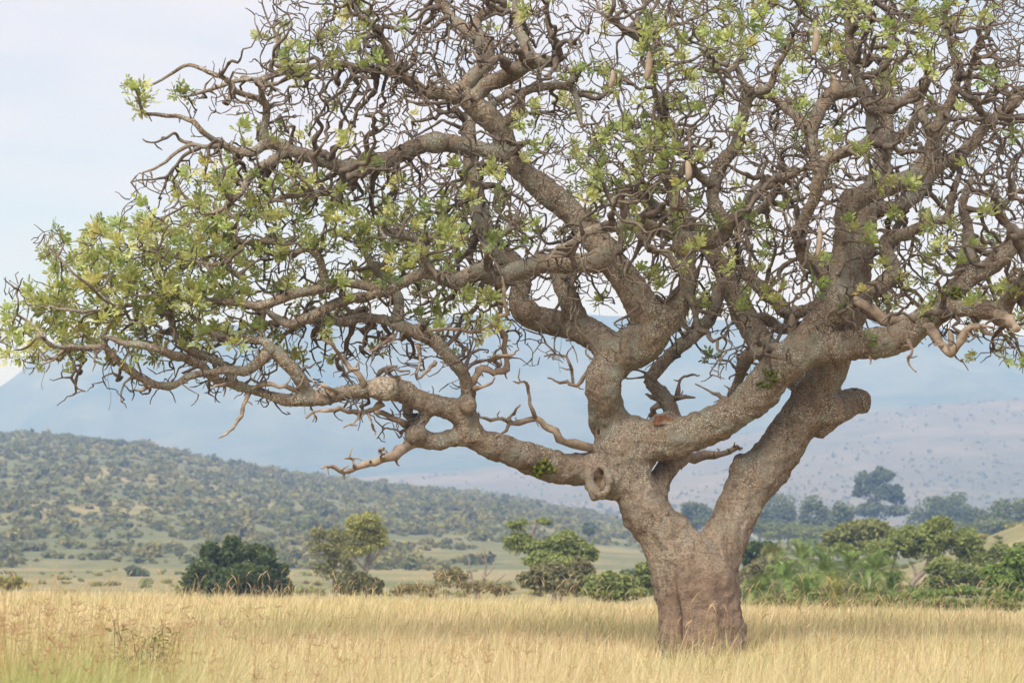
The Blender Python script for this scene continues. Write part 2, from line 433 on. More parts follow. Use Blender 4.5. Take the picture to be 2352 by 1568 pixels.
# every line: kind, depth offset at the end (metres behind the trunk), points (px, py, width in px)
# U: joined smoothly with the trunk, B: a branch of its own, D: dead wood
LINES = [
 ("U", 0.0, [(1612,1560,232),(1610,1500,202),(1608,1440,194),(1604,1380,192),(1597,1335,196),(1570,1290,166),(1540,1250,132),(1508,1205,114),(1480,1165,106),(1455,1120,104),(1440,1078,118),(1432,1040,140),(1428,1005,130)], 0.0),
 ("U", 0.7, [(1615,1330,172),(1640,1280,132),(1668,1225,114),(1690,1175,108),(1708,1140,112),(1732,1100,118),(1770,1055,114),(1812,1000,112),(1850,945,106),(1876,895,104),(1900,850,94),(1920,800,84),(1945,740,78),(1965,680,72),(1975,600,66),(1985,520,58),(2000,440,50),(2022,380,44),(2036,310,42),(2033,255,36)], 0.1),
 ("U", 0.5, [(1870,975,80),(1915,945,76),(1950,925,72),(1978,915,64)]),
 # limb rising to the right
 ("U", -0.9, [(1440,1030,120),(1500,1010,105),(1560,1005,94),(1625,982,86),(1690,948,88),(1748,895,94),(1800,842,96),(1850,796,92),(1892,742,92),(1922,696,88),(1922,650,64),(1929,590,50),(1938,530,50),(1951,470,58),(2000,440,54),(2060,422,48),(2105,398,45),(2138,350,44),(2145,310,40),(2165,265,34),(2190,215,26),(2200,160,20),(2185,100,18),(2175,30,15),(2170,-50,12)]),
 ("U", -1.6, [(1850,806,80),(1905,800,74),(1968,790,72),(2045,786,76),(2085,765,70),(2115,738,66),(2150,718,62),(2180,685,54),(2218,643,50),(2268,615,46),(2312,578,42),(2352,545,40),(2430,480,34),(2500,400,26)]),
 ("U", -1.9, [(2150,718,58),(2205,708,46),(2270,712,46),(2296,722,42),(2312,695,40),(2352,650,38),(2420,590,30)]),
 ("U", -0.2, [(1930,690,60),(1985,678,44),(2035,650,44),(2050,615,40),(2035,572,36),(2042,545,34),(2085,535,30),(2130,512,24),(2175,500,22),(2185,450,20),(2201,400,16)]),
 # stem rising from the node, forks left and right
 ("U", -0.2, [(1432,1020,130),(1398,955,98),(1385,900,86),(1392,855,88),(1425,812,104)]),
 ("U", 1.6, [(1415,815,90),(1377,778,78),(1317,752,68),(1250,735,62),(1202,718,58),(1192,682,52),(1197,645,48),(1183,608,46),(1145,575,46),(1110,525,46),(1094,460,44),(1086,390,40),(1078,320,38),(1084,262,32),(1100,215,26)]),
 ("U", 0.2, [(1335,752,56),(1312,705,54),(1293,660,48),(1285,615,44),(1300,570,36)]),
 ("U", -0.6, [(1420,815,100),(1468,790,108),(1500,752,104),(1482,712,88),(1450,662,76),(1415,615,72),(1385,572,70),(1352,532,66),(1320,497,64),(1285,462,60),(1217,408,58),(1170,355,56),(1150,300,52),(1110,260,54),(1070,222,54),(1045,200,44)]),
 ("U", -1.2, [(1490,770,80),(1535,733,76),(1566,690,52),(1578,640,46),(1577,595,46),(1580,560,46),(1640,548,42),(1668,520,36),(1640,470,34),(1640,425,34),(1655,380,34),(1692,335,34),(1701,283,32),(1725,217,28),(1768,200,22),(1785,150,18),(1808,117,14),(1830,60,11),(1835,0,9)]),
 ("U", -1.7, [(1415,600,58),(1385,600,54),(1310,606,52),(1250,606,52),(1184,625,50),(1144,640,46),(1104,622,42),(1067,634,42),(1044,648,38),(1010,636,32),(975,628,30),(935,645,28),(890,668,26),(840,682,24)]),
 ("U", -1.6, [(1165,352,44),(1134,353,40),(1067,337,46),(1000,327,46),(934,347,43),(867,377,42),(817,387,46),(784,383,38),(750,370,35),(683,350,32),(617,330,30),(573,350,24),(507,333,19)]),
 # left boughs
 ("U", -1.3, [(1425,1078,90),(1380,1076,82),(1330,1078,76),(1270,1072,80),(1210,1048,74),(1150,1030,72),(1100,1012,56),(1050,1005,52),(1000,1012,42),(958,1002,52),(952,985,44),(972,960,32),(1000,935,24)]),
 ("U", -2.0, [(1090,1012,70),(1076,985,70),(1062,952,65),(1010,933,54),(951,915,56),(917,896,58),(867,890,52),(817,900,43),(784,905,40),(733,917,40),(667,918,32),(617,905,25),(567,890,24),(540,878,26),(517,843,24),(477,823,22),(433,800,22),(400,768,20),(393,722,16),(387,690,12),(360,650,9)]),
 ("U", -1.7, [(1066,945,50),(1074,905,37),(1061,855,34),(1031,820,34),(997,787,35),(951,762,34),(901,740,30),(834,730,28),(784,740,24),(740,730,22),(690,742,20),(640,738,17),(590,755,14)]),
 ("U", -2.6, [(715,910,34),(683,865,33),(650,828,34),(623,808,34),(593,830,29),(560,852,26),(520,848,22),(477,855,21),(440,863,20),(400,885,21),(350,880,20),(300,852,22),(260,815,20),(237,785,16),(243,755,12),(262,722,10),(280,690,7)]),
 # dark limbs behind
 ("U", 2.2, [(1876,900,80),(1808,842,76),(1752,792,70),(1712,730,62),(1685,670,58),(1662,620,50),(1630,575,44),(1590,530,38),(1560,480,30),(1540,430,24)]),
 ("U", 1.6, [(1950,725,50),(1900,700,36),(1851,714,33),(1808,720,36),(1780,688,36),(1728,645,34),(1695,605,28),(1690,560,24),(1705,510,20)]),
 ("U", 1.2, [(1500,1175,60),(1506,1140,60),(1512,1110,60),(1528,1080,58),(1552,1052,52),(1562,1020,44),(1560,990,40),(1545,950,36),(1517,902,38),(1492,876,32),(1507,852,34),(1552,806,34),(1600,768,34),(1628,735,34),(1645,690,34),(1662,640,26)]),
 # branches
 ("B", -1.0, [(1085,232,40),(1115,198,40),(1180,165,38),(1228,140,34),(1277,137,24),(1283,120,18),(1267,85,14),(1255,30,12),(1258,-30,9)]),
 ("B", -0.2, [(1055,215,38),(1082,180,36),(1117,150,34),(1125,115,32),(1105,85,28),(1070,70,26),(1037,40,22),(1010,5,20),(985,-50,15)]),
 ("B", 0.3, [(1228,140,30),(1214,118,26),(1190,67,22),(1185,0,18),(1178,-60,13)]),
 ("B", -0.8, [(1110,118,28),(1095,60,24),(1110,30,22),(1150,25,18),(1190,28,14)]),
 ("B", -1.6, [(1060,220,44),(1010,212,30),(975,213,30),(934,180,27),(900,165,23),(840,158,19),(783,148,16),(667,163,14),(593,180,12),(527,190,10),(467,213,8),(417,222,5)]),
 ("B", -0.9, [(934,180,22),(905,150,20),(890,110,18),(870,75,16),(840,50,13),(810,10,11),(790,-40,8)]),
 ("B", -1.9, [(612,328,20),(607,300,19),(611,260,18),(603,233,17),(550,213,13),(517,183,12),(480,167,10),(437,150,9),(400,167,7),(340,197,5),(307,193,3.5)]),
 ("B", -1.6, [(606,240,15),(600,205,13),(608,182,11),(650,170,9)]),
 ("B", -2.1, [(507,333,17),(470,307,14),(445,282,13),(420,270,11),(383,267,10),(333,257,8),(320,225,6),(310,205,4)]),
 ("B", -2.4, [(507,333,13),(475,340,11),(433,333,10),(383,370,8),(350,390,6),(327,397,4)]),
 ("B", -2.0, [(460,338,10),(440,350,9),(417,363,8),(397,390,7),(370,410,6),(300,417,3.5)]),
 ("B", -1.9, [(440,330,9),(410,320,8),(400,305,7),(385,315,6),(350,330,5),(330,325,3)]),
 ("B", -2.2, [(655,350,24),(617,373,21),(577,407,18),(555,440,16),(533,463,14),(507,483,12),(470,490,10),(430,460,8),(400,425,6)]),
 ("B", -2.5, [(817,390,30),(790,425,24),(750,440,20),(710,445,16),(660,450,13),(600,470,10)]),
 ("B", -0.9, [(1150,290,30),(1175,268,27),(1194,247,23),(1204,213,21),(1250,200,20),(1304,200,18),(1325,228,14),(1330,260,14),(1340,300,12)]),
 ("B", -1.0, [(1300,200,16),(1316,180,13),(1320,160,11),(1345,150,9)]),
 ("B", 1.4, [(1110,260,24),(1140,232,18),(1180,212,16),(1186,240,12)]),
 ("B", -2.6, [(540,880,22),(500,874,19),(480,860,20),(457,835,20),(410,818,22),(350,800,18),(300,788,16),(267,782,12),(240,770,9)]),
 ("B", -3.0, [(240,790,16),(225,797,14),(167,798,12),(117,790,10),(83,755,8),(40,722,6),(25,740,4)]),
 ("B", -3.1, [(117,790,8),(90,775,7),(60,800,5),(30,805,3)]),
 ("B", -3.2, [(38,722,5),(45,690,4.5),(40,665,4),(55,640,3)]),
 ("B", -3.2, [(42,665,4),(25,655,3.5),(8,638,2.5)]),
 ("B", -2.3, [(623,806,28),(607,785,22),(563,775,18),(520,780,16),(483,765,12),(450,740,9)]),
 ("B", -1.6, [(603,785,16),(600,742,15),(610,708,15),(650,683,17),(700,665,15),(740,650,12)]),
 ("B", -1.9, [(840,682,22),(790,690,24),(740,715,25),(690,738,22),(655,742,20),(625,720,16),(600,700,12)]),
 ("B", -2.2, [(880,668,22),(810,650,22),(740,662,23),(650,684,22),(583,702,20),(500,690,16),(440,695,14),(393,675,10),(350,670,8)]),
 ("B", -1.7, [(750,655,18),(735,600,19),(707,572,18),(663,582,16),(647,556,16),(600,558,15),(550,552,13),(527,530,12),(500,505,10),(480,480,7)]),
 ("B", -2.6, [(560,640,14),(510,610,12),(473,605,10),(417,592,9),(360,575,8),(300,570,6)]),
 ("B", -1.3, [(912,738,28),(914,690,24),(904,655,22),(880,630,20),(850,600,16),(830,560,12)]),
 ("B", -2.7, [(393,722,12),(350,712,11),(300,700,10),(230,715,9),(150,712,8),(110,700,6)]),
 ("B", -2.8, [(262,722,9),(290,715,8),(240,690,7),(200,650,7),(160,620,6),(135,590,5),(120,572,4)]),
 ("B", -0.8, [(1165,365,24),(1190,340,16),(1215,330,12),(1235,345,9)]),
 ("B", -2.0, [(1125,630,22),(1120,580,20),(1140,550,18),(1160,535,15),(1200,520,11)]),
 ("B", -2.2, [(985,625,20),(975,590,18),(960,560,16),(930,545,13),(900,540,10)]),
 ("B", -0.6, [(2145,312,26),(2122,272,24),(2112,235,20),(2128,190,18),(2150,150,14)]),
 ("B", 1.0, [(2225,625,40),(2222,562,28),(2222,520,25),(2210,470,22),(2225,430,18),(2240,390,14)]),
 ("B", 1.5, [(2000,470,34),(2055,480,34),(2101,450,34),(2151,383,32),(2201,360,30),(2251,310,28),(2278,277,24),(2335,227,20),(2400,180,15)]),
 ("B", -0.6, [(2215,480,14),(2260,484,12),(2301,483,11),(2328,453,10),(2352,460,9),(2390,450,7)]),
 ("B", -1.4, [(1912,660,40),(1880,612,36),(1850,595,32),(1836,560,30),(1845,510,28),(1868,460,28),(1885,400,28),(1901,367,26),(1951,343,28),(1995,328,28),(2005,283,27),(1988,225,27),(1965,170,24),(1955,130,22),(1950,60,18),(1955,0,14),(1960,-60,10)]),
 ("B", 0.4, [(1885,400,26),(1868,350,28),(1866,300,30),(1886,248,34),(1920,213,38),(1970,205,38),(2001,230,28),(2051,240,28),(2101,213,24),(2128,187,20),(2150,140,14)]),
 ("B", -0.4, [(1868,310,26),(1830,270,24),(1790,240,20),(1760,215,16),(1740,180,12)]),
 ("B", -1.6, [(1725,217,20),(1703,182,16),(1690,155,13),(1650,165,10),(1625,140,8)]),
 ("B", -1.4, [(1640,425,24),(1600,400,20),(1585,365,18),(1560,340,16),(1530,335,12)]),
 ("B", -1.7, [(1660,530,30),(1708,480,32),(1735,440,28),(1785,415,24),(1820,400,18),(1860,380,12)]),
 ("B", -2.0, [(1590,553,34),(1520,528,31),(1470,516,27),(1417,520,25),(1357,530,23),(1310,562,19),(1284,570,15),(1262,596,12)]),
 ("B", 1.0, [(1540,430,22),(1520,380,20),(1515,320,18),(1530,270,15),(1520,210,12)]),
 ("B", 0.8, [(1590,530,28),(1545,500,24),(1500,470,20),(1480,430,16),(1450,400,12)]),
 ("B", -0.5, [(1530,300,12),(1505,220,12),(1500,150,14),(1484,105,18),(1434,67,15),(1400,43,12),(1370,20,9)]),
 ("B", 0.6, [(1705,510,18),(1760,470,18),(1790,430,16),(1800,380,14),(1780,330,12)]),
 ("B", 1.2, [(2033,258,32),(2040,200,26),(2030,150,22),(2050,90,18),(2045,30,14),(2050,-40,10)]),
 ("B", 0.9, [(2040,330,28),(2085,300,24),(2110,265,20),(2150,250,16),(2210,245,12)]),
 ("B", 0.8, [(1800,812,40),(1722,812,34),(1700,865,24),(1682,900,18),(1670,928,9)]),
 ("B", -0.6, [(2275,280,20),(2240,240,18),(2220,190,16),(2240,130,13),(2250,60,10)]),
 ("B", 0.9, [(1700,735,26),(1750,730,28),(1790,755,26),(1850,745,22),(1880,735,18)]),
 # dead wood
 ("D", -1.9, [(1945,690,34),(1978,697,26),(2031,732,28),(2088,738,23),(2135,755,22),(2160,790,20),(2180,815,18),(2200,790,18),(2230,752,15),(2278,768,7)]),
 ("D", -1.9, [(2230,752,13),(2243,745,10),(2262,752,8),(2282,752,4)]),
 ("D", -2.1, [(2296,722,34),(2318,738,26),(2335,755,18)]),
 ("D", -2.1, [(958,1008,32),(930,1030,26),(890,1055,20),(850,1062,17),(815,1075,13),(790,1082,10),(760,1070,8),(738,1075,4)]),
 ("D", -2.0, [(880,1055,12),(875,1035,8),(880,1028,5)]),
 ("D", -2.1, [(815,1075,9),(810,1055,7),(790,1050,4)]),
 ("D", -1.7, [(1080,900,18),(1090,865,19),(1105,842,19),(1134,855,17),(1160,848,15),(1167,832,13),(1160,795,12),(1147,755,12),(1137,738,12),(1160,718,9),(1154,672,8),(1157,652,7),(1150,630,4)]),
 ("D", -1.8, [(1137,742,11),(1120,754,10),(1090,763,9),(1040,757,8),(1000,757,7),(978,760,4)]),
 ("D", -1.9, [(1150,840,11),(1130,825,9),(1142,815,8),(1172,815,6),(1192,800,3.5)]),
 ("D", -1.7, [(1085,895,12),(1110,885,9),(1138,870,4)]),
 ("D", -1.0, [(1375,1040,26),(1357,1030,22),(1304,1015,18),(1260,982,16),(1230,962,14),(1177,975,13),(1164,965,10),(1130,962,8),(1094,955,5)]),
 ("D", -1.0, [(1230,960,10),(1214,912,8),(1207,880,7),(1190,878,5),(1177,876,3)]),
 ("D", -1.1, [(1164,968,8),(1180,950,7),(1194,930,4)]),
 ("D", -1.1, [(1170,970,9),(1160,990,8),(1130,1010,4)]),
 ("D", 0.3, [(1395,815,16),(1377,830,12),(1350,855,11),(1324,882,9),(1284,876,7),(1257,866,3.5)]),
 ("D", 0.3, [(1316,880,7),(1309,835,6.5),(1274,812,6),(1247,820,3)]),
 ("D", 0.2, [(1374,832,6),(1345,815,5),(1350,790,4),(1300,780,3)]),
 ("D", 0.4, [(1276,812,5),(1255,790,4.5),(1245,770,4),(1200,755,3)]),
 ("D", 0.8, [(1555,1062,34),(1580,1052,28),(1640,1045,20),(1690,1032,12),(1702,1028,6)]),
 ("D", 0.9, [(1545,955,30),(1530,918,26),(1500,912,12),(1482,905,4)]),
 ("D", 0.8, [(1530,918,18),(1560,912,12),(1595,910,4)]),
 ("D", 0.8, [(1530,925,14),(1510,935,14),(1490,960,12)]),
 ("D", 0.9, [(1555,912,10),(1565,870,7),(1590,862,5),(1610,862,3)]),
 ("D", 0.9, [(1690,928,14),(1665,915,12),(1640,903,8),(1600,882,3)]),
 ("D", -2.5, [(572,902,10),(560,930,10),(545,965,9),(525,990,7),(502,1004,4)]),
 ("D", -2.4, [(540,880,16),(520,882,12),(490,890,5)]),
 ("D", -1.8, [(880,925,15),(850,945,12),(800,945,11),(750,938,9),(704,960,5)]),
 ("D", -1.8, [(825,945,8),(820,965,6),(790,980,4)]),
 ("D", -1.8, [(845,945,7),(855,975,6),(860,1000,3)]),
 ("D", -1.6, [(930,975,16),(900,958,14),(865,945,11)]),
 ("D", -2.0, [(840,895,16),(825,860,14),(800,840,12),(770,800,10),(740,780,7)]),
 ("D", -1.9, [(905,770,12),(880,790,9),(855,805,6),(840,800,3)]),
 ("D", -1.8, [(960,790,9),(965,830,7),(955,870,4)]),
 ("D", -1.8, [(1000,830,10),(985,850,8),(957,870,4)]),
 ("D", -1.9, [(690,905,12),(660,888,11),(610,882,11),(580,890,8)]),
 ("D", -1.6, [(2080,775,14),(2095,800,7),(2085,830,6),(2105,855,3)]),
 ("D", -1.2, [(1990,780,8),(1996,810,6),(1997,835,4)]),
 ("D", -2.3, [(350,880,11),(335,892,10),(318,895,5)]),
 ("D", -2.9, [(170,800,8),(140,810,6),(115,830,5),(90,842,3)]),
 ("D", -2.4, [(790,905,11),(760,893,10),(735,885,8),(728,895,4)]),
]
ALLP, ALLOFF, ALLR = [], [], []      # samples in picture units, used to hook every line on the one it grows from
limbs, tubes = [], []
for li, line in enumerate(LINES):
    kind, off_end, pts = line[0], line[1], np.array(line[2], dtype=float)
    if len(line) > 3 and li == 0: off0 = 0.0
    elif li == 0: off0 = 0.0
    else:
        q = np.array(ALLP); dist = np.hypot(q[:, 0] - pts[0, 0], q[:, 1] - pts[0, 1]) - 0.3 * np.array(ALLR)
        off0 = ALLOFF[int(np.argmin(dist))]
    sub = 5 if kind == "U" else (4 if kind == "B" else 3)
    if kind == "B": pts[-1, 2] = min(pts[-1, 2], 4.0)
    S = catmull(pts, sub)
    s = np.concatenate([[0], np.cumsum(np.hypot(np.diff(S[:, 0]), np.diff(S[:, 1])))]); s /= s[-1]
    off = off0 + (off_end - off0) * s ** 0.9 + 0.22 * np.sin(s * 6.0 + li) * np.sin(s * math.pi) * (0 if li == 0 else 1)
    if li == 0: off = np.zeros_like(s)
    d = D0 + off
    P3 = np.stack([(S[:, 0] - CX) / F * d, d, CAMZ + (HY - S[:, 1]) / F * d], 1)
    rad = np.maximum(S[:, 2], 2.0) * 0.5 / F * d * (0.94 if kind == "U" and li > 0 else 1.0)
    if kind != "U":
        w = np.minimum(1, np.arange(len(P3)) / 4.0)
        for k in range(len(P3)):
            nv = noise.noise_vector(Vector(P3[k]) * 5.0)
            P3[k] += np.array(nv) * 0.028 * w[k]
            rad[k] *= 1 + (0.13 if kind == "B" else 0.4) * noise.noise(Vector(P3[k]) * 13.0)
            if kind == "D": P3[k] += rng.normal(size=3) * min(0.011, rad[k] * 0.45) * w[k]
    else:
        for k in range(len(P3)):
            if rad[k] < 0.12:
                P3[k] += np.array(noise.noise_vector(Vector(P3[k]) * 2.6)) * 0.03 * min(1, k / 6)
                rad[k] *= 1 + 0.12 * noise.noise(Vector(P3[k]) * 7.0)
    ALLP.extend(map(tuple, S[:, :2])); ALLOFF.extend(off); ALLR.extend(S[:, 2])
    (limbs if kind == "U" else tubes).append((kind, P3, rad))

TREE = empty("sausage_tree", BASE, "large gnarled sausage tree with forked lichen-spotted trunk in the tall grass", "tree")

# joined trunk and limbs -> one smooth skin, afterwards cut back into trunk and limbs
bag = Bag()
for kind, P3, rad in limbs:
    tube(bag, P3, rad, 14)
def ball(bag, c, r, n=8, m=12, col=None, squash=(1, 1, 1)):
    th = np.linspace(0, math.pi, n + 1)[1:-1]; ph = np.linspace(0, 2 * math.pi, m, endpoint=False)
    v = [(0, 0, 1)] + [(math.sin(t) * math.cos(p), math.sin(t) * math.sin(p), math.cos(t)) for t in th for p in ph] + [(0, 0, -1)]
    v = np.array(v) * r * np.array(squash) + np.array(c)
    q = [(1 + i * m + j, 1 + (i + 1) * m + j, 1 + (i + 1) * m + (j + 1) % m, 1 + i * m + (j + 1) % m) for i in range(n - 2) for j in range(m)]
    t = [(0, 1 + j, 1 + (j + 1) % m) for j in range(m)] + [(len(v) - 1, 1 + (n - 2) * m + (j + 1) % m, 1 + (n - 2) * m + j) for j in range(m)]
    bag.add(v, [np.array(q), np.array(t)], col)
for (px, py, o, r, sq) in [(1700, 1440, -0.05, 0.10, (0.7, 1, 1.2)), (1702, 1465, -0.1, 0.09, (0.8, 1, 1)), (1532, 966, -0.05, 0.14, (1.5, 1, 0.75)),
                           (1212, 716, 0.2, 0.17, (1, 1, 1)), (1925, 705, -0.75, 0.2, (1, 1, 1.3)),
                           (880, 893, -1.75, 0.165, (1.3, 1, 1)), (955, 998, -1.25, 0.14, (1.1, 1, 1)), (1075, 930, -1.35, 0.11, (1, 1, 1.2)),
                           (1708, 1082, 0.2, 0.20, (1, 1, 1.2)), (1440, 1028, 0.05, 0.45, (0.95, 0.8, 1.05)), (1975, 922, 0.5, 0.15, (1.1, 1.1, 1.25)),
                           (1570, 560, -1.2, 0.16, (1, 1, 1)), (1000, 328, -1.0, 0.15, (1.3, 1, 1))]:
    ball(bag, W(px, py, D0 + o), r, 8, 12, None, sq)
# collar of the old branch scar under the node
kc = W(1378, 1104, D0 - 0.40)
kn = np.array((-0.45, -0.88, 0.05)); kn /= np.linalg.norm(kn)
ku = np.cross(kn, (0, 0, 1.0)); ku /= np.linalg.norm(ku); kv = np.cross(ku, kn)
ang = np.linspace(0, 2 * math.pi, 21)
tube(bag, np.array([kc + ku * 0.135 * math.cos(a) + kv * (0.19 + 0.02 * math.sin(2 * a)) * math.sin(a) for a in ang]), np.array([0.048 + 0.016 * math.sin(2 * a + 2.6) + 0.008 * math.sin(5 * a) for a in ang]), 10)
tube(bag, np.array([kc - kn * 0.40, kc - kn * 0.2, kc - kn * 0.06]), np.array([0.22, 0.21, 0.14]), 12)
for k_ in range(9):
    a_ = k_ * 0.7 + 0.3; ball(bag, kc + ku * 0.15 * math.cos(a_) + kv * 0.2 * math.sin(a_) - kn * 0.02, 0.045 + 0.03 * ((k_ * 37) % 10) / 10.0, 6, 9)
me = bag.mesh("union", None)
tmp = bpy.data.objects.new("union", me); COL.objects.link(tmp)
mo = tmp.modifiers.new("r", 'REMESH'); mo.mode = 'VOXEL'; mo.voxel_size = 0.0235; mo.adaptivity = 0.0
mo = tmp.modifiers.new("s", 'SMOOTH'); mo.factor = 0.5; mo.iterations = 7
dg = bpy.context.evaluated_depsgraph_get(); dg.update()
ev = tmp.evaluated_get(dg); m2 = bpy.data.meshes.new_from_object(ev)
nv = len(m2.vertices); co = np.empty(nv * 3, dtype=np.float32); m2.vertices.foreach_get("co", co); co = co.reshape(-1, 3)
no = np.empty(nv * 3, dtype=np.float32); m2.vertices.foreach_get("normal", no); no = no.reshape(-1, 3)
kd = KDTree(sum(len(l[1]) for l in limbs)); kinfo = []
for k, (kind, P3, rad) in enumerate(limbs):
    for p, r in zip(P3, rad): kd.insert(p, len(kinfo)); kinfo.append((k, r))
kd.balance()
owner = np.zeros(nv, dtype=np.int32); disp = np.zeros(nv, dtype=np.float32)
for i in range(nv):
    p = Vector(co[i]); best = 1e9; rr = 0.05
    for q, idx, dist in kd.find_n(p, 5):
        s = dist - kinfo[idx][1]
        if s < best - 1e-4: best = s; owner[i] = kinfo[idx][0]; rr = kinfo[idx][1]
    a = min(1.0, rr / 0.25)
    n1 = noise.noise(Vector((p.x * 3.1, p.y * 3.1, p.z * 1.9))); n2 = noise.noise(p * 9.0); n3 = noise.noise(p * 23.0)
    fl = 0.0
    if p.z < 1.6:
        gx = (p.x / p.y * F + CX - 1552 - 5 * math.sin(p.z * 4)) / 9.0
        fl = (-0.13 * math.exp(-gx * gx) * (1 if p.y < D0 else 0) + 0.018 * math.sin((p.x - BASE[0]) * 14 + 2.5 * noise.noise(p * 1.3))) * min(1, (1.6 - p.z) / 0.9)
    if p.z < 3.2: fl += 0.034 * noise.noise(Vector((p.x * 7.5, p.y * 7.5, p.z * 0.9))) * min(1, (3.2 - p.z))
    disp[i] = a * (0.050 * n1 + 0.028 * n2 + fl) + 0.013 * n3
co2 = co + no * disp[:, None]
npol = len(m2.polygons); ls = np.empty(npol, dtype=np.int32); lt = np.empty(npol, dtype=np.int32)
m2.polygons.foreach_get("loop_start", ls); m2.polygons.foreach_get("loop_total", lt)
lv = np.empty(len(m2.loops), dtype=np.int32); m2.loops.foreach_get("vertex_index", lv)
m2.vertices.foreach_set("co", co2.ravel()); m2.update()
m2.vertices.foreach_get("normal", no.reshape(-1)); 
nn = np.empty(nv * 3, dtype=np.float32); m2.vertices.foreach_get("normal", nn); nn = nn.reshape(-1, 3)
quad = lt == 4
Q = lv[ls[quad][:, None] + np.arange(4)[None, :]]
fo = owner[Q[:, 0]]
for k in range(len(limbs)):
    qk = Q[fo == k]
    if len(qk) == 0: continue
    used, inv = np.unique(qk, return_inverse=True)
    mk = mesh_arrays("trunk" if k == 0 else "limb", co2[used] - BASE, [inv.reshape(-1, 4)], M_BARK, smooth=True, normals=nn[used])
    o = obj("trunk" if k == 0 else "limb", mk, TREE)
bpy.data.objects.remove(tmp); bpy.data.meshes.remove(m2)
for kind, P3, rad in tubes:
    b = Bag()
    r2 = rad.copy(); r2[:2] *= 1.18
    tube(b, P3, r2, 9 if rad[0] > 0.05 else 7, wob=0.05 if kind == "B" else 0.12)
    for k in range(2, len(P3) - 1):
        if rad[k] > 0.011 and random.random() < (0.30 if kind == "D" else 0.16):     # snapped spurs
            e = rng.normal(size=3); t_ = P3[k + 1] - P3[k - 1]; t_ /= np.linalg.norm(t_); e -= t_ * np.dot(e, t_) * 0.8; e /= np.linalg.norm(e)
            L_ = random.uniform(0.05, 0.13); q0 = P3[k]; q1 = q0 + e * (rad[k] + L_ * .5); q2 = q1 + (e + rng.normal(size=3) * .5) * L_ * .5
            tube(b, np.array([q0, q1, q2]), np.array([rad[k] * .55, 0.011, 0.006]), 5)
    obj("branch" if kind == "B" else "dead_branch", b.mesh("branch", M_BARK if kind == "B" and rad[0] > 0.03 else (M_TWIG if kind == "B" else M_DEAD), True, BASE), TREE)

# hollow of the scar, small hole, torn cavity, moss cushions
def patch_disc(name, c, n, ru, rv, mat, depth):
    n = np.array(n, dtype=float); n /= np.linalg.norm(n); u = np.cross(n, (0, 0, 1.0)); u /= np.linalg.norm(u); v = np.cross(u, n)
    b = Bag(); rings = [(1.0, 0.0), (0.8, -0.35), (0.45, -0.8), (0.12, -1.0)]; m = 16; vv = []
    for (f, h) in rings:
        for k in range(m):
            a = 2 * math.pi * k / m; w = 1 + 0.18 * math.sin(3 * a + f * 4)
            vv.append(c + u * ru * f * w * math.cos(a) + v * rv * f * w * math.sin(a) + n * depth * h)
    q = [(i * m + j, i * m + (j + 1) % m, (i + 1) * m + (j + 1) % m, (i + 1) * m + j) for i in range(3) for j in range(m)]
    b.add(np.array(vv), [np.array(q)])
    return obj(name, b.mesh(name, mat, True, BASE), TREE)
patch_disc("branch_scar", kc + kn * 0.02, kn, 0.105, 0.155, M_SCAR, 0.09)
def cushion(px, py, off, r, n, toward=(0, -1, 0.25)):
    c = W(px, py, D0 + off); b = Bag()
    for k in range(n):
        p = c + rng.normal(size=3) * r * np.array((0.48, 0.2, 0.36)); rr = r * rng.uniform(0.10, 0.24)
        ball(b, p, rr, 5, 7)
    v = np.concatenate(b.v)
    for k in range(len(v)): v[k] += 0.018 * np.array(noise.noise_vector(Vector(v[k]) * 40))
    b.v = [v]
    tag(obj("moss_cushion", b.mesh("moss", M_MOSS, True, BASE), TREE), "bright green moss cushion")
LIMB_KD = kd
def surf_off(px, py):
    """depth offset of the front of the nearest limb at that place"""
    best = (1e9, 0)
    for k, (kind, P3, rad) in enumerate(limbs):
        d = P3[:, 1]; X = P3[:, 0] / d * F + CX; Y = HY - (P3[:, 2] - CAMZ) / d * F
        s = np.hypot(X - px, Y - py) - rad / d * F; i = int(np.argmin(s))
        f = (d[i] - rad[i] * 0.85 - D0)
        if s[i] < 0 and f < best[0] or best[0] == 1e9 and s[i] < best[1]: best = (f, s[i])
    return best[0]
for (px, py, r, n) in [(1240, 1072, 0.17, 20), (1774, 860, 0.11, 10), (1746, 882, 0.07, 6), (1762, 884, 0.08, 7), (2130, 717, 0.10, 9), (2192, 668, 0.12, 10)]:
    cushion(px, py, surf_off(px, py) - 0.045, r, n * 3)
o_ = surf_off(1375, 992)
patch_disc("bark_hole", W(1375, 992, D0 + o_ - 0.04), (-0.1, -1, 0), 0.02, 0.045, M_HOLLOW, 0.03)
cav = W(1524, 965, D0 - 0.315); cn = (0.05, -0.9, 0.42)
patch_disc("bark_cavity", cav, cn, 0.15, 0.07, M_CAVITY, 0.05)

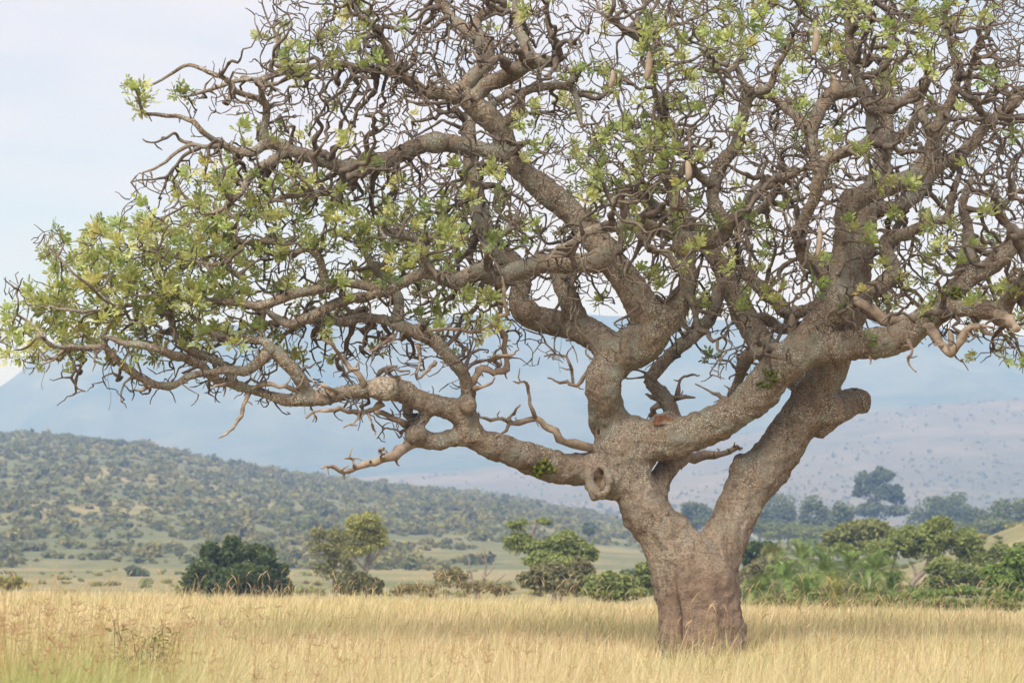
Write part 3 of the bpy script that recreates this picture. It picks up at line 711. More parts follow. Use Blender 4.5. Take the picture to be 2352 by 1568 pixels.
# ------------------------------------------------------------------ crown: twigs grow towards the places the crown fills
TW = """
000000000477 787778764568 777787877889|000000000477 889777763358 888886778899|000000002689 998865433536 887756678799
000000123577 886753344645 888866678669|000000002645 664212144767 768896556669|000000025644 664223236898 877898656688
000001467667 667455338888 886897667675|000014788788 778887658888 887676776553|022578888888 899877656677 777756776653
014788888889 898755556766 677755666542|157888888899 898633356544 365665555543|368888888888 885443212211 334432233332
246777777777 564323111100 133211000122|002233343333 222100000000 011000000000|000000000001 222000000000 000000000000
"""
LF = """
000000000014 631112410254 567667656642|000000000345 531102200245 677567577421|000000000374 342000005536 443452365210
000052000010 111100143235 412551243310|000030003341 222100413677 321121122111|000000023322 441100426787 321123341110
000000476566 364335116865 213113132000|000025796666 777675415655 435411135231|021788876567 789974511133 444112425553
026898876333 368831101244 565233434542|188999887456 223453001234 444443354345|477766666333 211532000011 323210211134
355443322232 020220000000 011000000114|100000000000 000000000000 000000000000|000000000000 000000000000 000000000000
"""
def grid(s): return np.array([[int(c) for c in row.replace(" ", "")] for row in s.strip().replace("\n", "|").split("|")])
TW, LF = grid(TW), grid(LF)
CELL = 2352 / 36.0
def cell(px, py, G):
    i = int(py // CELL); j = int(px // CELL)
    if i < 0: i = 0
    if j < 0: return 0
    if j > 35: j = 35
    if i >= G.shape[0]: return 0
    return G[i, j]

def depth_half(px, py):
    X = ((px - 1640) / 1750.0); Y = max(0.0, (760 - py) / 1250.0)
    return 4.6 * math.sqrt(max(0.06, 1 - X * X * 0.9)) * (0.55 + 0.45 * min(1, Y * 3)) 
att = []
for i in range(-4, TW.shape[0]):
    for j in range(0, 41):
        n = cell((j + .5) * CELL, (i + .5) * CELL, TW)
        if n == 0: continue
        k = n * 3.15
        if i < 0: k *= 0.5
        if j > 35: k *= 0.5
        k = int(k + rng.random())
        for _ in range(k):
            px = (j + rng.random()) * CELL; py = (i + rng.random()) * CELL
            h = depth_half(px, py)
            cen = -1.9 * min(1, max(0, (1250 - px) / 1000)) - 0.1
            o = cen + h * rng.uniform(-1, 1) * (0.45 if px < 900 else 0.8)
            att.append(W(px, py, D0 + o))
att = np.array(att)

npos, nrad, npar, ngen = [], [], [], []
for kind, P3, rad in limbs + [t for t in tubes if t[0] == "B"]:
    for p, r in zip(P3, rad):
        if r < 0.13 and p[2] > 3.0: npos.append(np.array(p)); nrad.append(r); npar.append(-1); ngen.append(0)
nseed = len(npos)
def nearest(tree_ids, pts):
    k = KDTree(len(tree_ids))
    for i in tree_ids: k.insert(npos[i], i)
    k.balance()
    return [k.find(p) for p in pts]
alive = np.ones(len(att), dtype=bool)
near_i = np.zeros(len(att), dtype=int); near_d = np.full(len(att), 1e9)
new_ids = list(range(nseed))
STEP, KILL, INFL = 0.12, 0.18, 2.4
vel = {}
for it in range(110):
    ids = np.nonzero(alive)[0]
    if len(ids) == 0 or not new_ids: break
    res = nearest(new_ids, att[ids])
    for a, (q, i, d) in zip(ids, res):
        if d < near_d[a]: near_d[a] = d; near_i[a] = i
    alive &= near_d > KILL
    ids = np.nonzero(alive & (near_d < INFL))[0]
    pull = {}
    for a in ids:
        v = att[a] - npos[near_i[a]]; v /= np.linalg.norm(v)
        n = near_i[a]
        if n in pull: pull[n] += v
        else: pull[n] = v.copy()
    new_ids = []
    for n, v in pull.items():
        cnt = vel.get(n, 0)
        if cnt >= (2 if n < nseed else 3): continue
        vel[n] = cnt + 1
        v = v / max(np.linalg.norm(v), 1e-6) + rng.normal(size=3) * 0.62
        if npar[n] >= 0:
            pd = npos[n] - npos[npar[n]]; v += 0.45 * pd / max(np.linalg.norm(pd), 1e-6)
        v /= np.linalg.norm(v)
        npos.append(npos[n] + v * STEP); npar.append(n); nrad.append(0.0); ngen.append(ngen[n] + 1)
        new_ids.append(len(npos) - 1)
NN = len(npos)
child = [[] for _ in range(NN)]
for i in range(nseed, NN): child[npar[i]].append(i)
EXP = 2.2; RT = 0.0128
for i in range(NN - 1, nseed - 1, -1):
    r = sum(nrad[c] ** EXP for c in child[i]) ** (1 / EXP) if child[i] else RT * random.uniform(0.8, 1.15)
    nrad[i] = min(r * 1.048, 0.075)
for i in range(nseed, NN):
    nrad[i] = min(nrad[i], max(nrad[npar[i]] * 0.88, 0.006))
P = np.array(npos)
PD = P.copy()
for i in range(nseed, NN):
    w = min(1.0, ngen[i] / 3.0)
    v = Vector(P[i])
    PD[i] += w * (np.array(noise.noise_vector(v * 2.2)) * 0.075 + np.array(noise.noise_vector(v * 6.5 + Vector((7, 3, 1)))) * 0.06)
twig = Bag()
done = set(); starts = [(npar[i], i) for i in range(nseed, NN) if npar[i] < nseed]
chains = []
while starts:
    par, i = starts.pop()
    ch = [par, i]
    while child[i]:
        cs = sorted(child[i], key=lambda c: -nrad[c])
        for c in cs[1:]: starts.append((i, c))
        i = cs[0]; ch.append(i)
    chains.append(ch)
for ch in chains:
    pts = PD[ch]; r = np.array([nrad[k] for k in ch]); r[0] = min(nrad[ch[0]], r[1] * 1.35)
    S = np.column_stack([pts, r]) if len(ch) < 7 else catmull(np.column_stack([pts, r]), 2)
    rr = np.maximum(S[:, 3], 0.004)
    rr = rr * (1 + 0.16 * rng.normal(size=len(rr)).clip(-1.5, 1.5)); rr[-1] *= 0.5
    tube(twig, S[:, :3], rr, 5 if r[1] > 0.012 else 4, cap=False)
# short bare curling twigs
tips = [i for i in range(nseed, NN) if not child[i]]
cand = [i for i in range(nseed, NN) if nrad[i] < 0.02]
random.shuffle(cand)
def twiglet(p, d, n, r0, curl, step=0.055):
    p = np.array(p); d = d / max(np.linalg.norm(d), 1e-6); ax = rng.normal(size=3); ax /= np.linalg.norm(ax)
    pts = [p]
    for k in range(n):
        d = d + np.cross(ax, d) * curl + rng.normal(size=3) * 0.35; d /= np.linalg.norm(d)
        if random.random() < 0.25: ax = -ax
        p = p + d * step; pts.append(p)
    tube(twig, np.array(pts), np.linspace(r0, 0.0058, len(pts)), 3, cap=False)
    return p, d
nt = 0
for i in tips + cand[:3000]:
    if PD[i][2] > 9.6 or PD[i][0] > 7.4:
        if random.random() < 0.6: continue
    d = PD[i] - PD[npar[i]]
    twiglet(PD[i], d / max(np.linalg.norm(d), 1e-6) + rng.normal(size=3) * 0.8, random.randint(2, 4), random.uniform(0.0095, 0.0135), random.uniform(-0.6, 0.6), 0.06); nt += 1
# thin hanging stalks left over from old fruit
for i in cand[6500:6640]:
    L_ = random.uniform(0.25, 0.8); p = PD[i]
    pts = [p + np.array((0.02 * math.sin(k * 1.3 + i), 0.015 * math.cos(k + i), -L_ * k / 6)) for k in range(7)]
    tube(twig, np.array(pts), np.full(7, 0.0032), 3, cap=False)
tw = obj("twigs", twig.mesh("twigs", M_TWIG, True, BASE), TREE); tag(tw, kind="stuff")

# ------------------------------------------------------------------ leaves
def leaflet(bag, p, d, up, L_, w, c):
    d = d / np.linalg.norm(d); s = np.cross(d, up); s /= max(np.linalg.norm(s), 1e-6); n = np.cross(s, d)
    v = [p, p + d * L_ * .45 + s * w * .5 + n * w * .16, p + d * L_ * .85 + s * w * .36 + n * w * .08, p + d * L_ - n * L_ * 0.06,
         p + d * L_ * .85 - s * w * .36 + n * w * .08, p + d * L_ * .45 - s * w * .5 + n * w * .16]
    bag.add(np.array(v), [np.array([(0, 1, 2, 3), (0, 3, 4, 5)])], c)
def leaf_cluster(tint, seed):
    r = np.random.default_rng(seed); b = Bag(); nl = r.integers(6, 9)
    for k in range(nl):
        az_ = k * 2.4 + r.normal() * 0.3; tilt = math.radians(r.uniform(18, 92)) if k > 1 else math.radians(r.uniform(0, 30))
        d = np.array((math.sin(tilt) * math.cos(az_), math.sin(tilt) * math.sin(az_), math.cos(tilt)))
        Lr = r.uniform(0.15, 0.25); npair = r.integers(2, 4); p0 = np.zeros(3)
        s = np.cross(d, (0.1, 0.2, 1.0)); s /= np.linalg.norm(s); up = np.cross(s, d)
        cl = np.array(tint) * r.uniform(0.78, 1.22) * np.array((r.uniform(.92, 1.1), 1, r.uniform(.8, 1.1)))
        for q in range(npair):
            t = 0.4 + 0.6 * (q + 0.3) / npair; p = d * Lr * t - up * 0.02 * t * t
            for sg in (-1, 1):
                dd = d * 0.55 + s * sg * 0.8 + up * r.normal() * 0.22
                leaflet(b, p, dd, up + r.normal(size=3) * 0.2, r.uniform(0.085, 0.125), r.uniform(0.040, 0.056), cl * r.uniform(.85, 1.15))
        tube(b, np.array([d * 0.0, d * Lr * 0.5, d * Lr]), np.array([0.004, 0.003, 0.002]), 3, cap=False, col=cl)
        leaflet(b, d * Lr, d + r.normal(size=3) * 0.15, up, r.uniform(0.10, 0.135), r.uniform(0.045, 0.06), cl)
    return b
TINTS = [(0.29, 0.355, 0.14), (0.375, 0.43, 0.18), (0.45, 0.485, 0.215), (0.49, 0.50, 0.23), (0.20, 0.27, 0.10), (0.60, 0.48, 0.15)]
cl_bags = [[leaf_cluster(t, 40 + 7 * k + q) for q in range(4)] for k, t in enumerate(TINTS)]
cl_mesh = [[b.mesh("leaf_cluster", M_LEAF) for b in row] for row in cl_bags]
bucket = {}
for i in range(nseed, NN):
    if nrad[i] > 0.017: continue
    p = PD[i]; px = p[0] / p[1] * F + CX; py = HY - (p[2] - CAMZ) / p[1] * F
    bucket.setdefault((int(py // CELL), int(px // CELL)), []).append(i)
spots = []
for (ci, cj), ids in bucket.items():
    dg_ = cell((cj + .5) * CELL, (ci + .5) * CELL, LF)
    if dg_ == 0: continue
    n = 9.5 * (dg_ / 9.0) ** 1.7
    if cj < 13 and ci > 6: n *= 1.12
    if cj > 23 and ci < 4: n *= 0.8
    if ci < 0: n *= 0.6
    if cj > 35: n *= 0.6
    n = int(n + rng.random())
    tp = [i for i in ids if not child[i]]; ot = [i for i in ids if child[i]]
    random.shuffle(tp); random.shuffle(ot)
    for i in (tp + ot)[:n]: spots.append((i, ci, cj))
# tips of traced branches that carry leaves
extra = [(300, 205), (322, 215), (283, 225), (290, 265), (335, 235), (310, 255), (400, 225), (415, 220), (30, 735), (12, 745), (8, 720), (35, 800), (70, 810),
         (115, 568), (140, 565), (105, 580), (165, 600), (240, 520), (215, 540), (205, 590), (1012, 705), (1040, 690), (1065, 700), (1130, 690), (1120, 700), (1060, 745), (1055, 690), (950, 728), (1215, 265), (1225, 250), (1205, 280), (1600, 690), (1610, 700)]
ends = np.concatenate([PD[nseed:]] + [t[1] for t in tubes])
EX = ends[:, 0] / ends[:, 1] * F + CX; EY = HY - (ends[:, 2] - CAMZ) / ends[:, 1] * F
for (px, py) in extra:
    dist = np.hypot(EX - px, EY - py); k = int(np.argmin(dist)); e = ends[k]
    if dist[k] > 12: px, py = EX[k] + (px - EX[k]) * 12 / dist[k], EY[k] + (py - EY[k]) * 12 / dist[k]
    spots.append(((px, py, e[1] - D0), int(py // CELL), int(px // CELL)))
fol = Bag(); inst = []
for (i, ci, cj) in spots:
    if isinstance(i, tuple): p = W(i[0], i[1], D0 + i[2]); d = rng.normal(size=3) * 0.4
    else:
        p = PD[i]; d = PD[i] - PD[npar[i]]; d = d / max(np.linalg.norm(d), 1e-6)
    d = d * 0.7 + np.array((0, -0.15, 0.75)) + rng.normal(size=3) * 0.45; d /= np.linalg.norm(d)
    left = cj < 8 and ci > 6
    w = [3, 5, 4.5, 1.8, .8, .02] if left else ([2.6, 4.6, 3.4, .8, 1.2, .03] if cj < 20 else [3.4, 4.2, 2.4, .5, 2.0, .02])
    t = random.choices(range(6), w)[0]; q = random.randrange(4); sc = random.uniform(0.50, 0.82)
    rot = Vector(d).to_track_quat('Z', 'Y').to_matrix() @ Matrix.Rotation(random.uniform(0, 6.28), 3, 'Z')
    inst.append((p, rot, sc, t, q))
order = sorted(range(len(inst)), key=lambda k: inst[k][0][1] / inst[k][2] + (0 if 0 < inst[k][0][2] - CAMZ < 6.8 and abs(inst[k][0][0]) < 6.8 else 50))
front = set(order[:290])
for k, (p, rot, sc, t, q) in enumerate(inst):
    if k in front:
        o = obj("leaf_cluster", cl_mesh[t][q], TREE)
        o.matrix_local = Matrix.Translation(Vector(p - BASE)) @ (rot.to_4x4() @ Matrix.Scale(sc, 4))
    else:
        b = cl_bags[t][q]; v = np.concatenate(b.v) @ (np.array(rot).T * sc) + p
        fol.add(v, [np.concatenate(f) for f in b.f.values()], np.concatenate(b.c) * random.uniform(.85, 1.15))
tag(obj("foliage", fol.mesh("foliage", M_LEAF, False, BASE), TREE), kind="stuff")

# hanging fruit
FRUIT = [(1403, 182, 42, 14, -3.6, 110), (1487, 152, 68, 18, -3.7, 80), (1913, 195, 48, 21, -3.5, 130), (1871, 95, 62, 18, -3.6, 30), (1578, 392, 46, 17, -3.4, 320),
         (1816, 748, 58, 21, 0.3, 690), (2181, 777, 38, 15, -1.6, 735), (1879, 555, 70, 13, -1.7, 480), (1700, 60, 46, 15, -1.7, 0)]
for (px, py, h, w, o_, top) in FRUIT:
    sel = np.nonzero((np.abs(EX - px) < 16) & (EY < py - h * .5 - 6) & (EY > py - h * .5 - 90))[0]
    hook = None
    if len(sel):
        hook = ends[sel[np.argmin(ends[sel, 1] + 0.008 * (py - EY[sel]))]] if o_ < -1.5 else ends[sel[np.argmin(np.abs(ends[sel, 1] - (D0 + o_)))]]; o_ = hook[1] - D0
    d = D0 + o_; c = W(px, py, d); H = h / F * d; r = w / F * d * 0.5
    t = np.linspace(0, 1, 13)
    prof = np.sin(np.clip(t, 0.0, 1) * math.pi) ** 0.38; prof[0] = 0.2; prof[-1] = 0.15
    lean = random.uniform(-0.06, 0.06)
    pts = np.stack([c[0] + lean * (t - .5) + 0.02 * np.sin(t * 3), np.full(13, c[1]), c[2] + H * (0.5 - t)], 1)
    b = Bag(); tube(b, pts, prof * r * (0.85 + 0.2 * t), 10)
    fo_ = obj("fruit", b.mesh("fruit", M_FRUIT, True, BASE), TREE)
    tag(fo_, "grey-brown sausage-shaped fruit hanging on a stalk")
    ptop = W(px + random.uniform(-4, 4), min(top, py - h * .5 - 12), d)
    if hook is not None: ptop = hook
    s_ = np.linspace(0, 1, 6)[:, None]; sp_ = pts[0] * (1 - s_) + ptop * s_ + 0.01 * np.sin(s_ * 7)
    b = Bag(); tube(b, sp_, np.full(6, 0.006), 5)
    obj("stalk", b.mesh("stalk", M_TWIG, True, BASE), fo_)

#TREE_END
# ------------------------------------------------------------------ bushes and trees in the middle distance
def leafy(bag, lobes, n, size, cols, r, shell=0.55, flat=0.0):
    """small leaf-spray faces spread through ellipsoid lobes; lobes: (centre, radii, weight)"""
    wts = np.array([l[2] for l in lobes], dtype=float); wts /= wts.sum()
    which = r.choice(len(lobes), n, p=wts)
    C = np.array([l[0] for l in lobes])[which]; Rr = np.array([l[1] for l in lobes])[which]
    u = r.normal(size=(n, 3)); u /= np.linalg.norm(u, axis=1)[:, None]
    rad = shell + (1 - shell) * r.random(n) ** 0.6
    rad *= 1 + 0.16 * np.sin(u[:, 0] * 5 + C[:, 0] * 3) * np.sin(u[:, 2] * 6 + C[:, 2] * 2 + u[:, 1] * 4)
    P_ = C + u * Rr * rad[:, None]
    nrm = u + r.normal(size=(n, 3)) * 0.75; nrm[:, 2] += 0.25; nrm /= np.linalg.norm(nrm, axis=1)[:, None]
    a = np.cross(nrm, r.normal(size=(n, 3))); a /= np.maximum(np.linalg.norm(a, axis=1), 1e-6)[:, None]; b = np.cross(nrm, a)
    s = size * r.uniform(0.55, 1.3, n)[:, None]
    bend = nrm * s * 0.18
    V = np.stack([P_ - a * s, P_ + b * s * .55 - bend, P_ + a * s, P_ - b * s * .55 - bend], 1).reshape(-1, 3)
    q = (np.arange(n)[:, None] * 4 + np.arange(4)[None, :])
    t = r.random(n)[:, None]; cc = np.array(cols[0]) * (1 - t) + np.array(cols[1]) * t
    cc = cc * r.uniform(0.8, 1.2, n)[:, None] * np.array((1.38, 1.27, 1.1))
    bag.add(V, [q], np.repeat(cc, 4, axis=0))

def wood(bag, pts, rads, col=None, sub=3, sides=6):
    S = catmull(np.column_stack([pts, rads]), sub)
    S[:, :3] += np.array([np.array(noise.noise_vector(Vector(p) * 1.7)) for p in S[:, :3]]) * 0.04
    tube(bag, S[:, :3], S[:, 3], sides, cap=True)

M_GREYBARK = simple_bark("grey_bark", (0.13, 0.10, 0.085), (0.33, 0.27, 0.23), 3)
def plant(name, label, cat, d, base_px, lobes, n, size, cols, trunks=(), seed=1, sub_lobes=5, depth=0.9, group=None, hole=0.0, crown="crown"):
    """lobes and trunks in picture units at distance d; each lobe is broken into smaller clumps"""
    r = np.random.default_rng(seed)
    bx = (base_px - CX) / F * d; base = np.array((bx, d, gz(bx, d)))
    root = empty(name, base, label, cat, group)
    k = d / F
    cl = []
    for (px, py, rx, ry) in lobes:
        c = W(px, py, d); R3 = np.array((rx * k, max(rx, ry) * k * depth, ry * k))
        cl.append((c, R3 * 0.72, rx * ry * 0.55))
        for q in range(sub_lobes):
            u = r.normal(size=3); u /= np.linalg.norm(u); u[1] *= 0.9
            if u[2] < -0.4: u[2] *= -0.6
            f = r.uniform(0.30, 0.52)
            cl.append((c + u * R3 * r.uniform(0.55, 0.86), R3 * f, rx * ry * f * f * 2.2))
    b = Bag(); leafy(b, cl, n, size, cols, r, 0.35 if hole else 0.5)
    obj(crown, b.mesh(crown, M_FOL, False, base), root)
    for t in trunks:
        b = Bag(); pts = np.array([W(px, py, d + (o if o else 0)) for (px, py, w, *oo) in t for o in [oo[0] if oo else 0]])
        rr = np.array([w * k * 0.5 for (px, py, w, *oo) in t])
        wood(b, pts, rr); obj("trunk" if t is trunks[0] else "bough", b.mesh("trunk", M_GREYBARK, True, base), root)
    return root
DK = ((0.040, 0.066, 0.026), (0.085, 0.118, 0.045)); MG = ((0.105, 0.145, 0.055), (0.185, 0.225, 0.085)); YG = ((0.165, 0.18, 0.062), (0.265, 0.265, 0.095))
GG = ((0.125, 0.135, 0.08), (0.20, 0.20, 0.12)); BG = ((0.10, 0.16, 0.048), (0.17, 0.24, 0.072)); HZ = ((0.06, 0.088, 0.046), (0.11, 0.14, 0.07))
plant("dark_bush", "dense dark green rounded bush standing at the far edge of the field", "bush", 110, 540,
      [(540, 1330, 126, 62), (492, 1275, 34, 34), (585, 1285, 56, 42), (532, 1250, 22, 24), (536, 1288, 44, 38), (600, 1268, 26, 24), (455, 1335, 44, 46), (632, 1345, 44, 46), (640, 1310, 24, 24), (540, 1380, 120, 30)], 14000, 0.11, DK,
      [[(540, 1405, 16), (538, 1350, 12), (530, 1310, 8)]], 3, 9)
plant("slender_tree", "pale-trunked tree with yellow-green rounded crown beside a greyer one", "tree", 120, 835,
      [(842, 1200, 56, 34), (812, 1236, 44, 34), (872, 1240, 38, 34), (845, 1226, 48, 30), (832, 1265, 46, 20), (790, 1262, 34, 22)], 5600, 0.085, ((0.18, 0.205, 0.085), (0.28, 0.30, 0.125)),
      [[(838, 1385, 11), (838, 1330, 10), (845, 1290, 8), (850, 1250, 6), (845, 1215, 4)], [(842, 1300, 7), (868, 1272, 5), (885, 1245, 4)], [(840, 1310, 7), (815, 1280, 5), (800, 1240, 4)]], 5, 7, hole=1)
plant("thin_tree", "thin grey-olive tree with sparse drooping crown right of the dark bush", "tree", 116, 765,
      [(724, 1232, 38, 24), (768, 1240, 38, 30), (738, 1266, 44, 28), (780, 1296, 36, 52), (742, 1312, 28, 30), (800, 1325, 30, 34)], 4000, 0.08, ((0.145, 0.16, 0.09), (0.22, 0.235, 0.135)),
      [[(770, 1400, 10), (768, 1350, 9), (765, 1300, 8), (750, 1265, 6), (725, 1230, 4)], [(766, 1310, 6), (785, 1270, 5), (780, 1235, 3)], [(755, 1275, 5), (705, 1272, 3), (692, 1282, 2)]], 6, 6, hole=1)
plant("olive_shrub", "low olive shrub at the foot of the pale-trunked tree", "bush", 112, 840,
      [(840, 1340, 36, 30), (800, 1350, 34, 24), (862, 1352, 24, 22)], 2300, 0.11, ((0.085, 0.095, 0.045), (0.14, 0.14, 0.065)), [[(838, 1400, 8), (838, 1350, 5)]], 7)
plant("bright_tree", "bright green tree with flat upper tier and bent bare bough left of the big trunk", "tree", 105, 1275,
      [(1190, 1210, 28, 18), (1250, 1198, 24, 9), (1182, 1252, 36, 32), (1238, 1266, 46, 32), (1285, 1250, 40, 38), (1325, 1264, 46, 32), (1358, 1276, 26, 20), (1265, 1290, 80, 26)], 11500, 0.09, ((0.13, 0.175, 0.07), (0.22, 0.265, 0.105)),
      [[(1275, 1400, 11), (1270, 1330, 10), (1255, 1285, 8), (1232, 1250, 6), (1222, 1225, 5), (1232, 1205, 4), (1215, 1195, 3)], [(1262, 1300, 7), (1300, 1275, 5), (1325, 1260, 3)], [(1226, 1235, 4), (1200, 1215, 3), (1188, 1208, 2)]], 8, 6, hole=1)
plant("grey_shrub", "broad grey-green shrub under the bright green tree", "bush", 100, 1290,
      [(1265, 1325, 62, 34), (1335, 1320, 48, 40), (1210, 1335, 30, 24), (1300, 1350, 90, 22)], 5200, 0.11, GG, [[(1290, 1410, 9), (1290, 1350, 6)]], 9, 8)
plant("low_shrub", "low dark green shrub against the left side of the big trunk", "bush", 92, 1440,
      [(1395, 1342, 54, 32), (1450, 1340, 48, 34), (1492, 1326, 40, 44), (1430, 1365, 80, 22)], 5200, 0.10, MG, [[(1440, 1420, 7), (1442, 1360, 5)]], 10, 7)
plant("scrub", "sparse scrub around the bare dead tree", "bush", 98, 1020,
      [(960, 1350, 60, 16), (1030, 1330, 50, 26), (1085, 1350, 60, 20), (1150, 1355, 40, 18), (920, 1358, 30, 10)], 1900, 0.085, ((0.12, 0.115, 0.06), (0.2, 0.18, 0.10)), [[(1020, 1410, 5), (1024, 1360, 4)]], 11, 6, hole=1)
# bare dead tree
dd = 101.0; bx = (1095 - CX) / F * dd; base = np.array((bx, dd, gz(bx, dd)))
root = empty("dead_tree", base, "small bare dead tree with crooked leafless branches left of the big trunk", "tree")
k_ = dd / F
for nm, t in (("trunk", [(1095, 1415, 9), (1100, 1360, 8), (1112, 1325, 6), (1116, 1290, 5), (1112, 1262, 3), (1106, 1248, 2)]),
              ("bough", [(1098, 1380, 7), (1088, 1345, 5.5), (1080, 1310, 4), (1075, 1280, 2.5), (1060, 1270, 1.6)]),
              ("bough", [(1112, 1325, 4), (1128, 1310, 3), (1135, 1290, 2)]), ("bough", [(1088, 1345, 4), (1070, 1330, 3), (1055, 1320, 2)]),
              ("bough", [(1115, 1290, 3), (1100, 1275, 2), (1095, 1262, 1.5)]), ("bough", [(1105, 1345, 4), (1140, 1335, 3), (1160, 1318, 2)])):
    b = Bag(); wood(b, np.array([W(px, py, dd) for px, py, w in t]), np.array([w * k_ * .5 for px, py, w in t]))
    obj(nm, b.mesh(nm, M_GREYBARK, True, base), root)
# right of the trunk
plant("leaning_tree", "flat-topped tree with pale leaning forked trunk behind the palms", "tree", 122, 2110,
      [(2030, 1268, 54, 36), (2085, 1245, 52, 42), (2150, 1228, 62, 42), (2208, 1250, 54, 44), (2130, 1262, 60, 36), (2238, 1275, 30, 32), (2010, 1288, 36, 18)], 12000, 0.11, ((0.125, 0.165, 0.06), (0.205, 0.25, 0.09)),
      [[(2082, 1400, 14), (2090, 1350, 13), (2105, 1328, 13), (2125, 1308, 12), (2135, 1285, 11), (2155, 1262, 8), (2180, 1240, 5)], [(2105, 1328, 8), (2100, 1305, 6), (2092, 1295, 5)], [(2075, 1395, 9), (2062, 1330, 9), (2052, 1300, 8), (2060, 1272, 5)]], 21, 8)
plant("olive_tree", "spreading yellow-olive tree behind the palms, left of the leaning tree", "tree", 150, 1965,
      [(1930, 1238, 46, 30), (1975, 1222, 60, 36), (2020, 1230, 40, 30), (1905, 1258, 34, 22), (1960, 1258, 56, 26)], 7000, 0.15, ((0.125, 0.155, 0.065), (0.19, 0.215, 0.085)),
      [[(1965, 1340, 9), (1962, 1290, 8), (1970, 1250, 5)]], 22, 7)
plant("round_shrub", "round olive-green shrub right of the leaning pale trunk", "bush", 112, 2190,
      [(2190, 1315, 60, 42), (2240, 1325, 40, 36), (2160, 1340, 40, 30), (2130, 1360, 40, 18)], 5200, 0.11, MG, [[(2190, 1410, 9), (2192, 1350, 6)]], 23, 8)
plant("glossy_bush", "glossy bright green bush at the right edge of the picture", "bush", 88, 2320,
      [(2300, 1335, 52, 46), (2345, 1300, 46, 50), (2395, 1320, 60, 60), (2330, 1365, 70, 30)], 6800, 0.10, BG, [[(2330, 1430, 10), (2332, 1360, 7)]], 24, 9)
plant("upper_shrub", "dull green shrub above the glossy bush, under the yellow rise", "bush", 135, 2300,
      [(2300, 1272, 44, 26), (2350, 1264, 40, 26), (2265, 1292, 30, 26), (2400, 1272, 40, 30)], 4600, 0.12, MG, [[(2310, 1360, 8), (2310, 1290, 5)]], 25, 7)
plant("dark_shrub", "small dark green shrub touching the right side of the big trunk", "bush", 130, 1735,
      [(1735, 1265, 32, 26), (1765, 1262, 24, 20), (1722, 1292, 26, 20)], 2400, 0.12, DK, [[(1738, 1370, 8), (1738, 1290, 5)]], 26, 7)  # dark green leaves, same tints as the rounded bush
plant("dry_shrub", "dry grey-olive shrub between the big trunk and the palms", "bush", 118, 1755,
      [(1755, 1310, 46, 26), (1720, 1330, 30, 20), (1800, 1290, 30, 14)], 2300, 0.10, GG, [[(1755, 1390, 8), (1756, 1320, 5)]], 27, 7)
plant("low_thicket", "low bright green thicket at the foot of the leaning tree", "bush", 96, 2105,
      [(2080, 1368, 40, 14), (2140, 1362, 60, 16), (2210, 1360, 60, 16)], 2600, 0.09, BG, [[(2120, 1430, 6), (2122, 1370, 4)]], 28, 6)
plant("fringe_thicket", "low green thicket fringing the grass below the palms and bushes at the right", "bush", 84, 2030,
      [(1760 + 62 * k, 1384 + 5 * (k % 2), 44, 18 + 4 * (k % 3)) for k in range(11)], 5200, 0.08, MG, [[(2030, 1440, 6), (2032, 1390, 4)]], 29, 5)
# far hazy trees along the river
plant("tall_river_tree", "tall hazy tree towering over the distant tree line", "tree", 560, 2015,
      [(1995, 1100, 30, 20), (2035, 1092, 30, 22), (2012, 1135, 50, 30), (1985, 1120, 22, 18), (2055, 1145, 26, 22), (2015, 1175, 62, 26), (1968, 1135, 14, 12), (2062, 1125, 14, 12)], 6500, 0.42, HZ,
      [[(2015, 1265, 12), (2013, 1200, 10), (2012, 1120, 6)]], 31, 7)
far_trees = [(1600, 1175, 44, 24, 500, "pale hazy tree seen through the trunk fork, lowest of the line"), (1790, 1160, 44, 40, 520, "hazy domed tree just right of the big trunk in the distant line"),
             (1872, 1180, 42, 40, 480, "hazy rounded tree second right of the big trunk in the distant line"), (1925, 1190, 36, 42, 450, "narrow hazy tree left of the tall river tree"),
             (2130, 1170, 44, 44, 520, "hazy broad tree just right of the tall river tree"), (2195, 1165, 56, 42, 540, "wide hazy tree in the middle of the right distant line"),
             (2240, 1195, 46, 36, 470, "lower hazy tree before the wide one at the right"), (2318, 1178, 66, 44, 430, "grey-green hazy tree at the right edge of the distant line"), (1745, 1185, 26, 26, 470, "small hazy tree touching the right outline of the big trunk")]
for k, (px, py, rx, ry, d, lab) in enumerate(far_trees):
    plant("river_tree", lab, "tree", d, px, [(px, py, rx, ry), (px - rx * .45, py + ry * .5, rx * .6, ry * .55), (px + rx * .45, py + ry * .55, rx * .6, ry * .5), (px, py + ry * .95, rx * 1.05, ry * .8), (px + rx * .2, py + ry * 1.35, rx * 1.15, ry * .6)], 3600, 0.34, ((0.075, 0.105, 0.055), (0.13, 0.165, 0.085)),
          [[(px, py + ry * 2.2, 8), (px, py + ry * .5, 5)]], 40 + k, 7, group="distant tree line by the river")
